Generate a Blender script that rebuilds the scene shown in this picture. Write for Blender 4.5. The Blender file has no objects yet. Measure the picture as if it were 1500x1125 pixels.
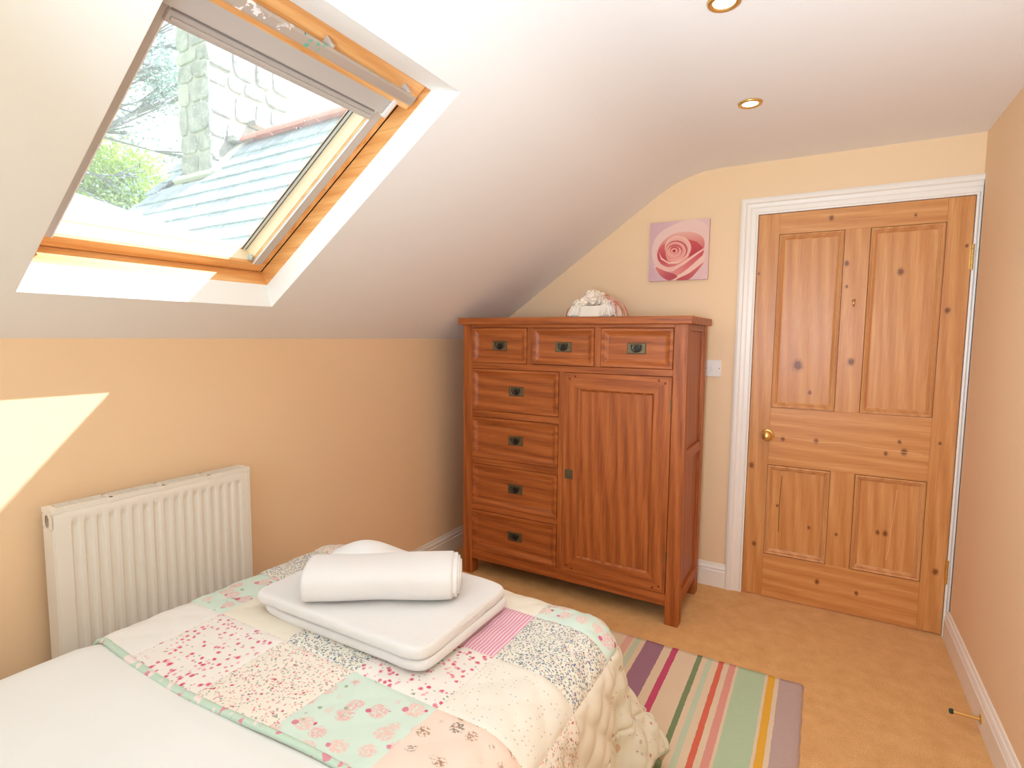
import bpy, math, random
import numpy as np
from mathutils import Vector, Matrix, noise as mnoise

random.seed(7)
SC = bpy.context.scene
COL = SC.collection

# ------------------------------------------------------------------ camera
def setup_camera():
    f, pitch, yaw, roll = 797.7, -0.0868, 0.5179, 0.0094
    cy, sy, cp, sp = math.cos(yaw), math.sin(yaw), math.cos(pitch), math.sin(pitch)
    fw = Vector((-sy * cp, cy * cp, sp)); rt = Vector((cy, sy, 0)); up = rt.cross(fw)
    r2 = rt * math.cos(roll) + up * math.sin(roll)
    u2 = -rt * math.sin(roll) + up * math.cos(roll)
    cam = bpy.data.cameras.new('camera'); o = bpy.data.objects.new('camera', cam); COL.objects.link(o)
    m = Matrix.Identity(4)
    for i in range(3):
        m[i][0], m[i][1], m[i][2] = r2[i], u2[i], -fw[i]
    m[0][3], m[1][3], m[2][3] = 1.9977, 0.0, 1.3654
    o.matrix_world = m
    cam.sensor_width = 36; cam.lens = f * 36 / 1500; cam.clip_start = 0.02; cam.clip_end = 200
    SC.camera = o
setup_camera()

# ------------------------------------------------------------------ world, sun, large lights, exposure
SC.view_settings.view_transform = 'Standard'; SC.view_settings.look = 'None'
SC.view_settings.gamma = 1; SC.view_settings.use_curve_mapping = False
SC.view_settings.exposure = 0.0
SC.cycles.max_bounces = 10; SC.cycles.diffuse_bounces = 6; SC.cycles.transparent_max_bounces = 12
SC.cycles.sample_clamp_indirect = 6

W = bpy.data.worlds.new('world'); SC.world = W; W.use_nodes = True
bg = W.node_tree.nodes['Background']; bg.inputs[0].default_value = (0.86, 0.95, 1.0, 1); bg.inputs[1].default_value = 2.0

def light(name, kind, loc, energy, color=(1, 1, 1), direction=None, **kw):
    l = bpy.data.lights.new(name, kind); l.energy = energy; l.color = color
    for k, v in kw.items(): setattr(l, k, v)
    o = bpy.data.objects.new(name, l); COL.objects.link(o); o.location = loc
    if direction is not None: o.rotation_euler = Vector(direction).to_track_quat('-Z', 'Y').to_euler()
    return o
SUN = Vector((0.459, 0.427, 0.78))
light('sun', 'SUN', (3, 3, 8), 11.5, (0.82, 0.95, 1.14), -SUN, angle=math.radians(0.53))
# added fill light, set at the invented window behind the camera
light('added_rear_fill', 'AREA', (1.30, -1.02, 1.42), 14, (0.70, 0.88, 1.12), (0.38, 1, 0.22), shape='RECTANGLE', size=2.1, size_y=1.3)
# unseen area light added to stand in for a ceiling-bounced flash
light('added_flash_fill', 'AREA', (1.80, -0.12, 1.35), 33, (0.69, 0.88, 1.12), (0.50, 1.1, 0.75), shape='DISK', size=0.5, spread=math.radians(150))

# ------------------------------------------------------------------ room constants (metres)
D, WX, H, HK, TA = 3.098, 2.5612, 2.2574, 1.3475, 0.6955
YB = -1.0
AL = math.atan(TA); SD = Vector((math.cos(AL), 0, math.sin(AL))); ND = Vector((-math.sin(AL), 0, math.cos(AL)))
def SP(s, t, y): return Vector((0, y, HK)) + SD * s + ND * t

# ------------------------------------------------------------------ object helpers
def tag(o, label=None, cat=None, group=None, kind=None):
    if label: o['label'] = label
    if cat: o['category'] = cat
    if group: o['group'] = group
    if kind: o['kind'] = kind
    return o
def thing(name, label, cat, loc=(0, 0, 0), group=None, kind=None):
    o = bpy.data.objects.new(name, None); COL.objects.link(o); o.location = loc; o.empty_display_size = 0.1
    return tag(o, label, cat, group, kind)
def origin(p):
    v = Vector((0, 0, 0))
    while p is not None: v += Vector(p.location); p = p.parent
    return v
def link(name, me, mat=None, parent=None, smooth=False, bevel=0, subsurf=0):
    o = bpy.data.objects.new(name, me); COL.objects.link(o)
    if mat is not None and len(me.materials) == 0: me.materials.append(mat)
    if parent is not None: o.parent = parent
    if smooth:
        me.polygons.foreach_set('use_smooth', [True] * len(me.polygons))
    if bevel:
        b = o.modifiers.new('bevel', 'BEVEL'); b.width = bevel; b.segments = 2; b.limit_method = 'ANGLE'; b.angle_limit = 0.7
    if subsurf:
        s = o.modifiers.new('subsurf', 'SUBSURF'); s.levels = s.render_levels = subsurf
    return o
class MB:
    """collects shapes in world coordinates, builds one mesh object"""
    def __init__(s): s.v = []; s.f = []
    def add(s, vs, fs):
        n = len(s.v); s.v += [tuple(v) for v in vs]; s.f += [tuple(i + n for i in f) for f in fs]; return s
    def box(s, x0, x1, y0, y1, z0, z1, tr=None):
        vs = [(x0, y0, z0), (x1, y0, z0), (x1, y1, z0), (x0, y1, z0), (x0, y0, z1), (x1, y0, z1), (x1, y1, z1), (x0, y1, z1)]
        if tr: vs = [tr(*v) for v in vs]
        return s.add(vs, [(0, 3, 2, 1), (4, 5, 6, 7), (0, 1, 5, 4), (1, 2, 6, 5), (2, 3, 7, 6), (3, 0, 4, 7)])
    def sbox(s, s0, s1, t0, t1, y0, y1):      # box in skylight coordinates
        return s.box(s0, s1, y0, y1, t0, t1, tr=lambda a, y, t: SP(a, t, y))
    def nest(s, x0, x1, z0, z1, steps, cap=True, put=None):
        """concentric rectangles: steps = [(inset, depth)...]; facing -y, depth grows to +y"""
        put = put or (lambda x, d, z: (x, d, z))
        vs = []; fs = []
        for i, (a, d) in enumerate(steps):
            vs += [put(x0 + a, d, z0 + a), put(x1 - a, d, z0 + a), put(x1 - a, d, z1 - a), put(x0 + a, d, z1 - a)]
            if i:
                b = 4 * (i - 1)
                for k in range(4):
                    fs.append((b + k, b + (k + 1) % 4, b + 4 + (k + 1) % 4, b + 4 + k))
        if cap:
            b = 4 * (len(steps) - 1); fs.append((b, b + 1, b + 2, b + 3))
        return s.add(vs, fs)
    def prism(s, poly, y0, y1, axes='xz'):
        n = len(poly)
        def P(a, b, c): return (a, c, b) if axes == 'xz' else ((c, a, b) if axes == 'yz' else (a, b, c))
        vs = [P(a, b, y0) for a, b in poly] + [P(a, b, y1) for a, b in poly]
        fs = [tuple(range(n))[::-1], tuple(range(n, 2 * n))] + [(i, (i + 1) % n, n + (i + 1) % n, n + i) for i in range(n)]
        return s.add(vs, fs)
    def tube(s, pts, rads, n=10, cap=True):
        pts = [Vector(p) for p in pts]
        if not hasattr(rads, '__len__'): rads = [rads] * len(pts)
        vs = []; fs = []; ref = None
        for i, p in enumerate(pts):
            t = (pts[min(i + 1, len(pts) - 1)] - pts[max(i - 1, 0)]).normalized()
            if ref is None: ref = t.orthogonal().normalized()
            ref = (ref - t * ref.dot(t)).normalized(); b = t.cross(ref)
            for k in range(n):
                a = 2 * math.pi * k / n
                vs.append(p + (ref * math.cos(a) + b * math.sin(a)) * rads[i])
            if i:
                for k in range(n): fs.append(((i - 1) * n + k, (i - 1) * n + (k + 1) % n, i * n + (k + 1) % n, i * n + k))
        if cap: fs += [tuple(range(n))[::-1], tuple(range((len(pts) - 1) * n, len(pts) * n))]
        return s.add(vs, fs)
    def lathe(s, prof, c, ax=(0, 0, 1), n=24, sx=1):
        ax = Vector(ax).normalized(); u = ax.orthogonal().normalized(); w = ax.cross(u); c = Vector(c)
        vs = []; fs = []
        for i, (r, h) in enumerate(prof):
            for k in range(n):
                a = 2 * math.pi * k / n
                vs.append(c + ax * h + (u * math.cos(a) * sx + w * math.sin(a)) * r)
            if i:
                for k in range(n): fs.append(((i - 1) * n + k, (i - 1) * n + (k + 1) % n, i * n + (k + 1) % n, i * n + k))
        fs += [tuple(range(n))[::-1], tuple(range((len(prof) - 1) * n, len(prof) * n))]
        return s.add(vs, fs)
    def grid(s, fn, nu, nv):
        vs = [fn(i / nu, j / nv) for j in range(nv + 1) for i in range(nu + 1)]
        fs = [(j * (nu + 1) + i, j * (nu + 1) + i + 1, (j + 1) * (nu + 1) + i + 1, (j + 1) * (nu + 1) + i) for j in range(nv) for i in range(nu)]
        return s.add(vs, fs)
    def build(s, name, mat, parent=None, **kw):
        o = origin(parent)
        me = bpy.data.meshes.new(name); me.from_pydata([(v[0] - o[0], v[1] - o[1], v[2] - o[2]) for v in s.v], [], s.f); me.update()
        return link(name, me, mat, parent, **kw)

# ------------------------------------------------------------------ material helpers
def lin(c):
    if isinstance(c, str): c = [int(c[i:i + 2], 16) for i in (0, 2, 4)]
    r = [(v / 255) / 12.92 if v / 255 <= 0.04045 else ((v / 255 + 0.055) / 1.055) ** 2.4 for v in c]
    return (r[0], r[1], r[2], 1)
class NM:
    def __init__(s, name, rough=0.6, spec=0.3, metal=0):
        s.m = bpy.data.materials.new(name); s.m.use_nodes = True; s.t = s.m.node_tree
        s.p = s.t.nodes['Principled BSDF']; s.p.inputs['Roughness'].default_value = rough
        s.p.inputs['Specular IOR Level'].default_value = spec; s.p.inputs['Metallic'].default_value = metal
        s._c = {}
    def node(s, typ, **kw):
        n = s.t.nodes.new(typ)
        for k, v in kw.items(): setattr(n, k, v)
        return n
    def set(s, sock, v):
        if isinstance(v, bpy.types.NodeSocket): s.t.links.new(v, sock)
        elif v is not None: sock.default_value = v
    def coord(s, kind='Object'):
        if 'tc' not in s._c: s._c['tc'] = s.node('ShaderNodeTexCoord')
        return s._c['tc'].outputs[kind]
    def mapping(s, vec, scale=(1, 1, 1), loc=(0, 0, 0), rot=(0, 0, 0)):
        n = s.node('ShaderNodeMapping'); s.set(n.inputs[0], vec); n.inputs['Scale'].default_value = scale
        s.set(n.inputs['Location'], loc); n.inputs['Rotation'].default_value = rot; return n.outputs[0]
    def rnd(s): return s.node('ShaderNodeObjectInfo').outputs['Random']
    def math(s, op, a, b=None, c=None, clamp=False):
        n = s.node('ShaderNodeMath', operation=op, use_clamp=clamp); s.set(n.inputs[0], a)
        if b is not None: s.set(n.inputs[1], b)
        if c is not None: s.set(n.inputs[2], c)
        return n.outputs[0]
    def vmath(s, op, a, b=None):
        n = s.node('ShaderNodeVectorMath', operation=op); s.set(n.inputs[0], a)
        if b is not None: s.set(n.inputs[1], b)
        return n.outputs[0] if op not in ('LENGTH', 'DISTANCE', 'DOT_PRODUCT') else n.outputs[1]
    def noise(s, vec, scale=5, detail=3, rough=0.5, dist=0, out=0):
        n = s.node('ShaderNodeTexNoise'); s.set(n.inputs['Vector'], vec); n.inputs['Scale'].default_value = scale
        n.inputs['Detail'].default_value = detail; n.inputs['Roughness'].default_value = rough; n.inputs['Distortion'].default_value = dist
        return n.outputs[out]
    def voronoi(s, vec, scale=5, rand=1, feature='F1'):
        n = s.node('ShaderNodeTexVoronoi', feature=feature); s.set(n.inputs['Vector'], vec); n.inputs['Scale'].default_value = scale
        n.inputs['Randomness'].default_value = rand; return n
    def wave(s, vec, scale, dist=2, detail=2, dscale=1, typ='BANDS', axis='X', prof='SIN'):
        n = s.node('ShaderNodeTexWave', wave_type=typ, wave_profile=prof)
        if typ == 'BANDS': n.bands_direction = axis
        else: n.rings_direction = axis
        s.set(n.inputs['Vector'], vec); n.inputs['Scale'].default_value = scale; n.inputs['Distortion'].default_value = dist
        n.inputs['Detail'].default_value = detail; n.inputs['Detail Scale'].default_value = dscale; return n.outputs['Fac']
    def ramp(s, fac, stops, interp='LINEAR'):
        n = s.node('ShaderNodeValToRGB'); n.color_ramp.interpolation = interp; s.set(n.inputs[0], fac); e = n.color_ramp.elements
        for i, (p, c) in enumerate(stops):
            x = e[i] if i < 2 else e.new(p)
            x.position = p; x.color = c if len(c) == 4 else (*c, 1)
        return n.outputs[0]
    def step(s, fac, a, b, clamp=True):
        n = s.node('ShaderNodeMapRange', clamp=clamp); s.set(n.inputs[0], fac)
        n.inputs[1].default_value = a; n.inputs[2].default_value = b; return n.outputs[0]
    def mix(s, fac, a, b, mode='MIX'):
        n = s.node('ShaderNodeMix', data_type='RGBA', blend_type=mode); s.set(n.inputs[0], fac); s.set(n.inputs[6], a); s.set(n.inputs[7], b)
        return n.outputs[2]
    def sep(s, vec):
        n = s.node('ShaderNodeSeparateXYZ'); s.set(n.inputs[0], vec); return n.outputs
    def comb(s, x, y, z):
        n = s.node('ShaderNodeCombineXYZ'); s.set(n.inputs[0], x); s.set(n.inputs[1], y); s.set(n.inputs[2], z); return n.outputs[0]
    def bump(s, h, strength=0.3, dist=0.01):
        n = s.node('ShaderNodeBump'); s.set(n.inputs['Height'], h); n.inputs['Strength'].default_value = strength; n.inputs['Distance'].default_value = dist
        s.t.links.new(n.outputs[0], s.p.inputs['Normal']); return s
    def color(s, c): s.set(s.p.inputs['Base Color'], c); return s

def plain(name, col, rough=0.6, spec=0.3, metal=0, bump=None):
    n = NM(name, rough, spec, metal); n.color(lin(col))
    if bump: n.bump(n.noise(n.coord(), bump[0], 3), bump[1], bump[2])
    return n.m

def paint(name, col, var=0.03, bs=90):
    n = NM(name, 0.75, 0.2); c = lin(col)
    d = tuple(x * (1 - var) for x in c[:3]) + (1,)
    n.color(n.mix(n.noise(n.coord(), 2.0, 3), c, d)); n.bump(n.noise(n.coord(), bs, 4, 0.6), 0.10, 0.002); return n.m

def wood(name, dark, mid, light_, axis='z', fine=1.0, rough=0.42, spec=0.4, contrast=1.0, knots=()):
    n = NM(name, rough, spec)
    sc = n.node('ShaderNodeVectorMath', operation='SCALE'); sc.inputs[0].default_value = (17.3, 9.1, 13.7); n.set(sc.inputs['Scale'], n.rnd())
    base = n.vmath('ADD', n.coord(), sc.outputs[0])
    st = {'x': (1.5, 42, 42), 'y': (42, 1.5, 42), 'z': (42, 42, 1.5)}[axis]
    m = n.mapping(base, tuple(v * fine for v in st))
    warp = n.noise(base, 3.0, 2, 0.5, 0, out=1)
    m2 = n.vmath('ADD', m, n.vmath('MULTIPLY', warp, (0.9, 0.9, 0.9)))
    a = n.noise(m2, 1.0, 5, 0.62, 1.2)
    st2 = {'x': (5, 170, 170), 'y': (170, 5, 170), 'z': (170, 170, 5)}[axis]
    b = n.noise(n.mapping(base, tuple(v * fine for v in st2)), 1.5, 3, 0.7)
    w = n.wave(n.mapping(base, {'x': (.35, 5, 5), 'y': (5, .35, 5), 'z': (5, 5, .35)}[axis]), 2.2 * fine, 5.0, 2, 1.1, axis='DIAGONAL')
    g = n.math('ADD', n.math('MULTIPLY', a, 0.48), n.math('ADD', n.math('MULTIPLY', b, 0.38), n.math('MULTIPLY', w, 0.14)))
    lo = 0.5 - 0.16 / contrast; hi = 0.5 + 0.16 / contrast
    col = n.ramp(g, [(lo, lin(dark)), (hi, lin(light_)), (0.52, lin(mid))])
    for (kx, kz, r) in knots:      # real knots in this board, at fixed places on it
        d = n.vmath('LENGTH', n.vmath('MULTIPLY', n.vmath('SUBTRACT', n.coord(), (kx, 0, kz)), (1.0 / r, 0, 0.75 / r)))
        d = n.math('ADD', d, n.math('MULTIPLY', n.math('SUBTRACT', n.noise(n.coord(), 60, 2), 0.5), 0.7))
        d = n.math('MULTIPLY', d, 1 / 1.6)
        k = n.ramp(d, [(0.0, (.75, .75, .75)), (1.0, (0, 0, 0)), (0.36, (.85, .85, .85)), (0.62, (.3, .3, .3))])
        col = n.mix(k, col, lin((106, 50, 14)))
    n.color(col)
    n.set(n.p.inputs['Roughness'], n.math('ADD', n.math('MULTIPLY', a, 0.2), rough - 0.1))
    n.bump(b, 0.10, 0.001)
    return n.m

OAK = {a: wood('oak_' + a, (122, 60, 24), (168, 90, 38), (188, 112, 58), a, contrast=.8) for a in 'xyz'}
PINE = {a: wood('pine_' + a, (186, 118, 66), (212, 150, 94), (228, 173, 118), a, fine=0.9, rough=0.38, contrast=.62) for a in 'xz'}
FRAMEWOOD = {a: wood('varnished_pine_' + a, (220, 150, 86), (236, 176, 110), (245, 194, 132), a, fine=1.0, rough=0.3) for a in 'xy'}
M_PEACH = paint('peach_wall_paint', (241, 208, 169))
M_WHITE = paint('white_ceiling_paint', (243, 241, 239), 0.01)
M_TRIM = plain('white_gloss_trim', (240, 230, 218), 0.35, 0.4)
M_LINING = plain('white_lining_paint', (244, 243, 240), 0.5, 0.3)
M_BRASS = plain('brass', (232, 194, 120), 0.30, 0.5, 0.9)
M_DBRASS = plain('aged_brass', (112, 100, 76), 0.42, 0.5, 0.7)
M_BAIL = plain('blackened_brass_recess_shade', (44, 38, 30), 0.4, 0.5, 0.5)
M_DARK = plain('dark_gap', (38, 20, 10), 0.9, 0.1)
M_PLASTIC = plain('white_plastic', (236, 226, 216), 0.35, 0.4)
M_GREY = plain('grey_blind_metal', (192, 183, 175), 0.5, 0.4)
M_ALU = plain('brushed_aluminium', (196, 184, 174), 0.38, 0.5, 0.35)
M_RAD = plain('radiator_enamel', (232, 224, 212), 0.38, 0.4)
def carpet():
    n = NM('beige_carpet', 0.95, 0.05); v = n.coord()
    a = n.noise(v, 260, 3, 0.7); b = n.noise(v, 14, 4, 0.6)
    c = n.ramp(n.math('ADD', n.math('MULTIPLY', a, 0.7), n.math('MULTIPLY', b, 0.3)), [(0.34, lin((212, 154, 98))), (0.66, lin((250, 202, 140)))])
    n.color(c).bump(a, 0.7, 0.006); return n.m
M_CARPET = carpet()

# ------------------------------------------------------------------ room shell
def room():
    tag(MB().box(-0.02, WX + 0.1, YB - 0.1, D + 0.1, -0.1, 0).build('floor', M_CARPET), 'beige carpet floor of the attic bedroom', 'floor', kind='structure')
    tag(MB().box(-0.12, 0, YB, D, -0.1, HK).build('wall_left', M_PEACH), 'low peach wall under the slope with the radiator', 'wall', kind='structure')
    far = [(-0.12, -0.1), (1.677, -0.1), (1.677, 1.996), (2.541, 1.996), (2.541, -0.1), (WX, -0.1), (WX, H + 0.05), ((H + 0.05 - HK) / TA - 0.02, H + 0.05), (-0.02, HK + 0.03), (-0.12, HK)]
    tag(MB().prism(far, D, D + 0.1).build('wall_far', M_PEACH), 'peach end wall with the pine door', 'wall', kind='structure')
    tag(MB().box(WX, WX + 0.1, YB - 0.1, D + 0.1, -0.1, H + 0.1).build('wall_right', M_PEACH), 'peach side wall right of the door', 'wall', kind='structure')
    # unseen back wall with an opening for the added window
    b = MB()
    x0, x1, z0, z1 = 0.2, 2.4, 0.75, 2.1
    b.box(-0.12, x0, YB - 0.1, YB, -0.1, HK).box(x1, WX, YB - 0.1, YB, -0.1, H + 0.05).box(x0, x1, YB - 0.1, YB, -0.1, z0).box(x0, x1, YB - 0.1, YB, z1, H + 0.05)
    b.prism([(x0, HK - 0.01), (x0 + 0.001, HK - 0.01), (x0, HK + TA * x0)], YB - 0.1, YB)
    tag(b.build('wall_back', M_PEACH), 'peach wall behind the viewpoint with an added window', 'wall', kind='structure')
    # slope + rounded bend + flat ceiling
    c = MB()
    hs0, hs1, hy0, hy1 = 0.212, 1.27, 0.600, 1.357
    def ring(a0, a1, b0, b1, t0, t1, S0, S1, Y0, Y1):
        c.sbox(S0, a0, t0, t1, Y0, Y1); c.sbox(a1, S1, t0, t1, Y0, Y1); c.sbox(a0, a1, t0, t1, Y0, b0); c.sbox(a0, a1, t0, t1, b1, Y1)
    ring(hs0, hs1, hy0, hy1, 0.0, 0.012, -0.12, 1.40, YB, D)
    ring(0.15, 1.32, 0.54, 1.43, 0.012, 0.23, -0.12, 1.40, YB, D)
    sb = (H - HK) / math.sin(AL)           # 1.593
    T = sb - 1.40; pts = []
    p0 = SP(1.40, 0, 0); p1 = SP(sb, 0, 0); p2 = Vector((p1.x + T, 0, H))
    for i in range(13):
        u = i / 12; q = p0 * (1 - u) ** 2 + p1 * 2 * u * (1 - u) + p2 * u * u; pts.append((q.x, q.z))
    pts.append((WX + 0.1, H)); top = [(WX + 0.1, H + 0.12), (p1.x + 0.1, H + 0.2), tuple((SP(1.40, 0.23, 0)[0], SP(1.40, 0.23, 0)[2]))]
    poly = pts + top
    c.prism(poly, YB, D)
    o = tag(c.build('ceiling', M_WHITE), 'white sloping and flat attic ceiling', 'ceiling', kind='structure')
    # skirting boards: profile in (offset from wall, z)
    prof = [(0, 0), (0.018, 0), (0.018, 0.088), (0.0145, 0.093), (0.0145, 0.098), (0.017, 0.103), (0.013, 0.114), (0.008, 0.119), (0.008, 0.124), (0.005, 0.130), (0, 0.130)]
    tag(MB().prism([(a, z) for a, z in prof], YB, D).build('baseboard_left', M_TRIM), 'white skirting board under the sloping side', 'skirting', kind='structure')
    tag(MB().prism([(WX - a, z) for a, z in prof], YB, D - 0.02).build('baseboard_right', M_TRIM), 'white skirting board along the right wall', 'skirting', kind='structure')
    tag(MB().prism([(D - a, z) for a, z in prof], 0.018, 1.594, axes='yz').build('baseboard_far', M_TRIM), 'white skirting board on the end wall', 'skirting', kind='structure')
room()

# ------------------------------------------------------------------ architrave and door
def door():
    x0, x1, zt = 1.677, 2.541, 1.996
    w = 0.083
    pr = [(0, 0), (0, 0.020), (0.010, 0.024), (0.024, 0.024), (0.030, 0.017), (0.046, 0.015), (0.052, 0.011), (0.070, 0.010), (0.076, 0.014), (w, 0.012), (w, 0)]
    b = MB()
    def sweep(path_fn, ends):
        n = len(pr); vs = []
        for e in ends: vs += [path_fn(e, a, d) for a, d in pr]
        fs = []
        for k in range(len(ends) - 1):
            for i in range(n - 1): fs.append((k * n + i, k * n + i + 1, (k + 1) * n + i + 1, (k + 1) * n + i))
        b.add(vs, fs + [tuple(range(n)), tuple(range((len(ends) - 1) * n, len(ends) * n))[::-1]])
    def path(e, a, d):
        y = D - d
        if e == 0: return (x0 - w + a, y, 0)
        if e == 1: return (x0 - w + a, y, zt + w - a)
        if e == 2: return (min(x1 + w - a, WX - 0.0005), y, zt + w - a)
        return (min(x1 + w - a, WX - 0.0005), y, 0)
    sweep(path, [0, 1, 2, 3])
    tag(b.build('trim_1', M_TRIM), 'white moulded architrave around the pine door', 'architrave', kind='structure')
    r = thing('door_1', 'stripped pine four-panel door with brass knob in the end wall', 'door', (x0, D, 0), kind='structure')
    yf = D - 0.008
    X0, X1, Z0, Z1 = x0 + 0.003, x1 - 0.003, 0.008, zt - 0.003
    ST, RT = 1.777, 2.445            # inner edges of the stiles
    mL, mR = 2.060, 2.163            # muntin
    zb, zl0, zl1, zu = 0.238, 0.715, 1.014, 1.889
    def kn(lst): return [(a - x0, c, rr) for a, c, rr in lst]
    pv = lambda nm, ks: wood('pine_' + nm, (180, 110, 54), (206, 140, 78), (226, 168, 106), 'z', fine=0.9, rough=0.38, contrast=.62, knots=kn(ks))
    ph = lambda nm, ks: wood('pine_' + nm, (184, 112, 54), (208, 142, 80), (228, 170, 108), 'x', fine=0.9, rough=0.38, contrast=.62, knots=kn(ks))
    bev = dict(bevel=0.0012)
    MB().box(X0, ST, yf, D + 0.03, Z0, Z1).build('stile', pv('stile', [(1.70, 0.70, .012), (1.73, 0.28, .010), (1.69, 1.70, .006)]), r, **bev)
    MB().box(RT, X1, yf, D + 0.03, Z0, Z1).build('stile', pv('stile_hinge', [(2.50, 0.30, .011), (2.47, 1.50, .010), (2.48, 0.9, .006), (2.52, 1.78, .006)]), r, **bev)
    MB().box(ST, RT, yf, D + 0.03, zu, Z1).build('rail', ph('top_rail', [(2.0, 1.95, .010), (2.33, 1.93, .006)]), r, **bev)
    MB().box(ST, RT, yf, D + 0.03, zl0, zl1).build('rail', ph('lock_rail', [(1.84, 0.855, .009), (1.99, 0.86, .010), (2.35, 0.845, .012), (2.28, 0.83, .008), (2.33, .89, .007)]), r, **bev)
    MB().box(ST, RT, yf, D + 0.03, Z0, zb).build('rail', ph('bottom_rail', [(2.03, 0.14, .010), (2.20, 0.12, .008)]), r, **bev)
    MB().box(mL, mR, yf, D + 0.03, zl1, zu).build('muntin', pv('muntin', [(2.117, 1.26, .013), (2.075, 1.73, .010), (2.08, 1.62, .006)]), r, **bev)
    MB().box(mL, mR, yf, D + 0.03, zb, zl0).build('muntin', pv('muntin_low', [(2.10, 0.4, .006)]), r, **bev)
    ks = [[(1.89, 1.235, .020), (1.95, 1.10, .008)], [(2.29, 1.68, .012)], [(1.98, 0.41, .007), (1.83, .5, .006)], [(2.30, 0.44, .010), (2.27, 0.44, .008)]]
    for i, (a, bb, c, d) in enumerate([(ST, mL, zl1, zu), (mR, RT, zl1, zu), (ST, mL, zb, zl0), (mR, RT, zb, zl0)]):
        MB().nest(a, bb, c, d, [(-0.0005, yf - 0.0004), (0.0022, yf - 0.0006)], cap=False).build('shaded_stained_joint', plain('joint_shade_stain', (112, 60, 26), .7), r)  # dark line paints the shade in the joint along with old stain
        m = MB(); st = [(0.0022, yf + 0.004), (0.003, yf - 0.004), (0.008, yf - 0.008), (0.013, yf - 0.0045), (0.014, yf + 0.002), (0.016, yf + 0.002), (0.019, yf - .001), (0.024, yf + 0.004), (0.026, yf + 0.009), (0.033, yf + 0.012)]
        m.nest(a, bb, c, d, st, cap=False).build('moulding', PINE['z'], r)
        MB().box(a + 0.03, bb - 0.03, yf + 0.010, yf + 0.02, c + 0.03, d - 0.03).build('panel', pv('panel_%s' % 'abcd'[i], ks[i]), r)
    # long splits in the boards
    def crack(pts):
        m = MB()
        for (a, b2) in zip(pts[:-1], pts[1:]):
            m.tube([(a[0], yf - 0.0002 + a[2], a[1]), (b2[0], yf - 0.0002 + b2[2], b2[1])], 0.0011, 5)
        return m
    mm = crack([(1.80, .868, 0), (1.90, .862, 0), (2.0, .853, 0), (2.1, .862, 0), (2.2, .85, 0), (2.32, .846, 0), (2.42, .84, 0)])
    mm.build('grain_split', plain('pale_split', (236, 190, 136), 0.6), r)
    m = crack([(2.335, .66, .010), (2.33, .55, .010), (2.322, .46, .010), (2.318, .36, .010), (2.31, .31, .010)]); m.build('grain_split', plain('pale_split_b', (236, 190, 136), 0.6), r)
    m = crack([(1.845, .66, .010), (1.84, .5, .010), (1.842, .36, .010)]); m.build('grain_split', M_DARK, r)
    # knob
    k = MB().lathe([(0.0, 0), (0.030, 0), (0.031, 0.003), (0.027, 0.006), (0.012, 0.008), (0.0, 0.008)], (1.768, yf, 0.870), (0, -1, 0), 32).build('knob_rose', M_BRASS, r, smooth=True)
    MB().lathe([(0.010, 0.004), (0.009, 0.018), (0.013, 0.024), (0.022, 0.030), (0.0265, 0.038), (0.0265, 0.046), (0.021, 0.055), (0.012, 0.060), (0.006, 0.062), (0.0, 0.063)], (1.768, yf, 0.870), (0, -1, 0), 32).build('knob', M_BRASS, k, smooth=True)
    k = MB().lathe([(0.0, 0), (0.008, 0), (0.008, 0.003), (0, 0.004)], (2.113, yf, 1.552), (0, -1, 0), 16, 1.0).build('coat_hook', M_BRASS, r, smooth=True)
    MB().tube([(2.113, yf, 1.555), (2.113, yf - .012, 1.552), (2.112, yf - .020, 1.543), (2.112, yf - .019, 1.532), (2.112, yf - .012, 1.525), (2.112, yf - .008, 1.530)], [.004, .004, .004, .0035, .003, .002], 8).build('hook_arm', M_BRASS, k, smooth=True)
    for z in (1.73, 0.31):
        h = MB().box(x1 - 0.010, x1 + 0.004, yf - 0.001, yf + 0.004, z - 0.05, z + 0.05).build('hinge', M_BRASS, r)
        m = MB()
        for i in range(5): m.lathe([(0, 0), (0.006, 0), (0.006, 0.0215), (0, 0.0215)], (x1 - 0.001, yf - 0.006, z - 0.056 + i * 0.0225), (0, 0, 1), 12)
        m.build('hinge_knuckles', M_BRASS, h)
    MB().box(x0 - 0.004, x0 + 0.002, yf - 0.004, yf + 0.002, 0.845, 0.885).build('strike_plate', M_DBRASS, r)
door()

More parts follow.
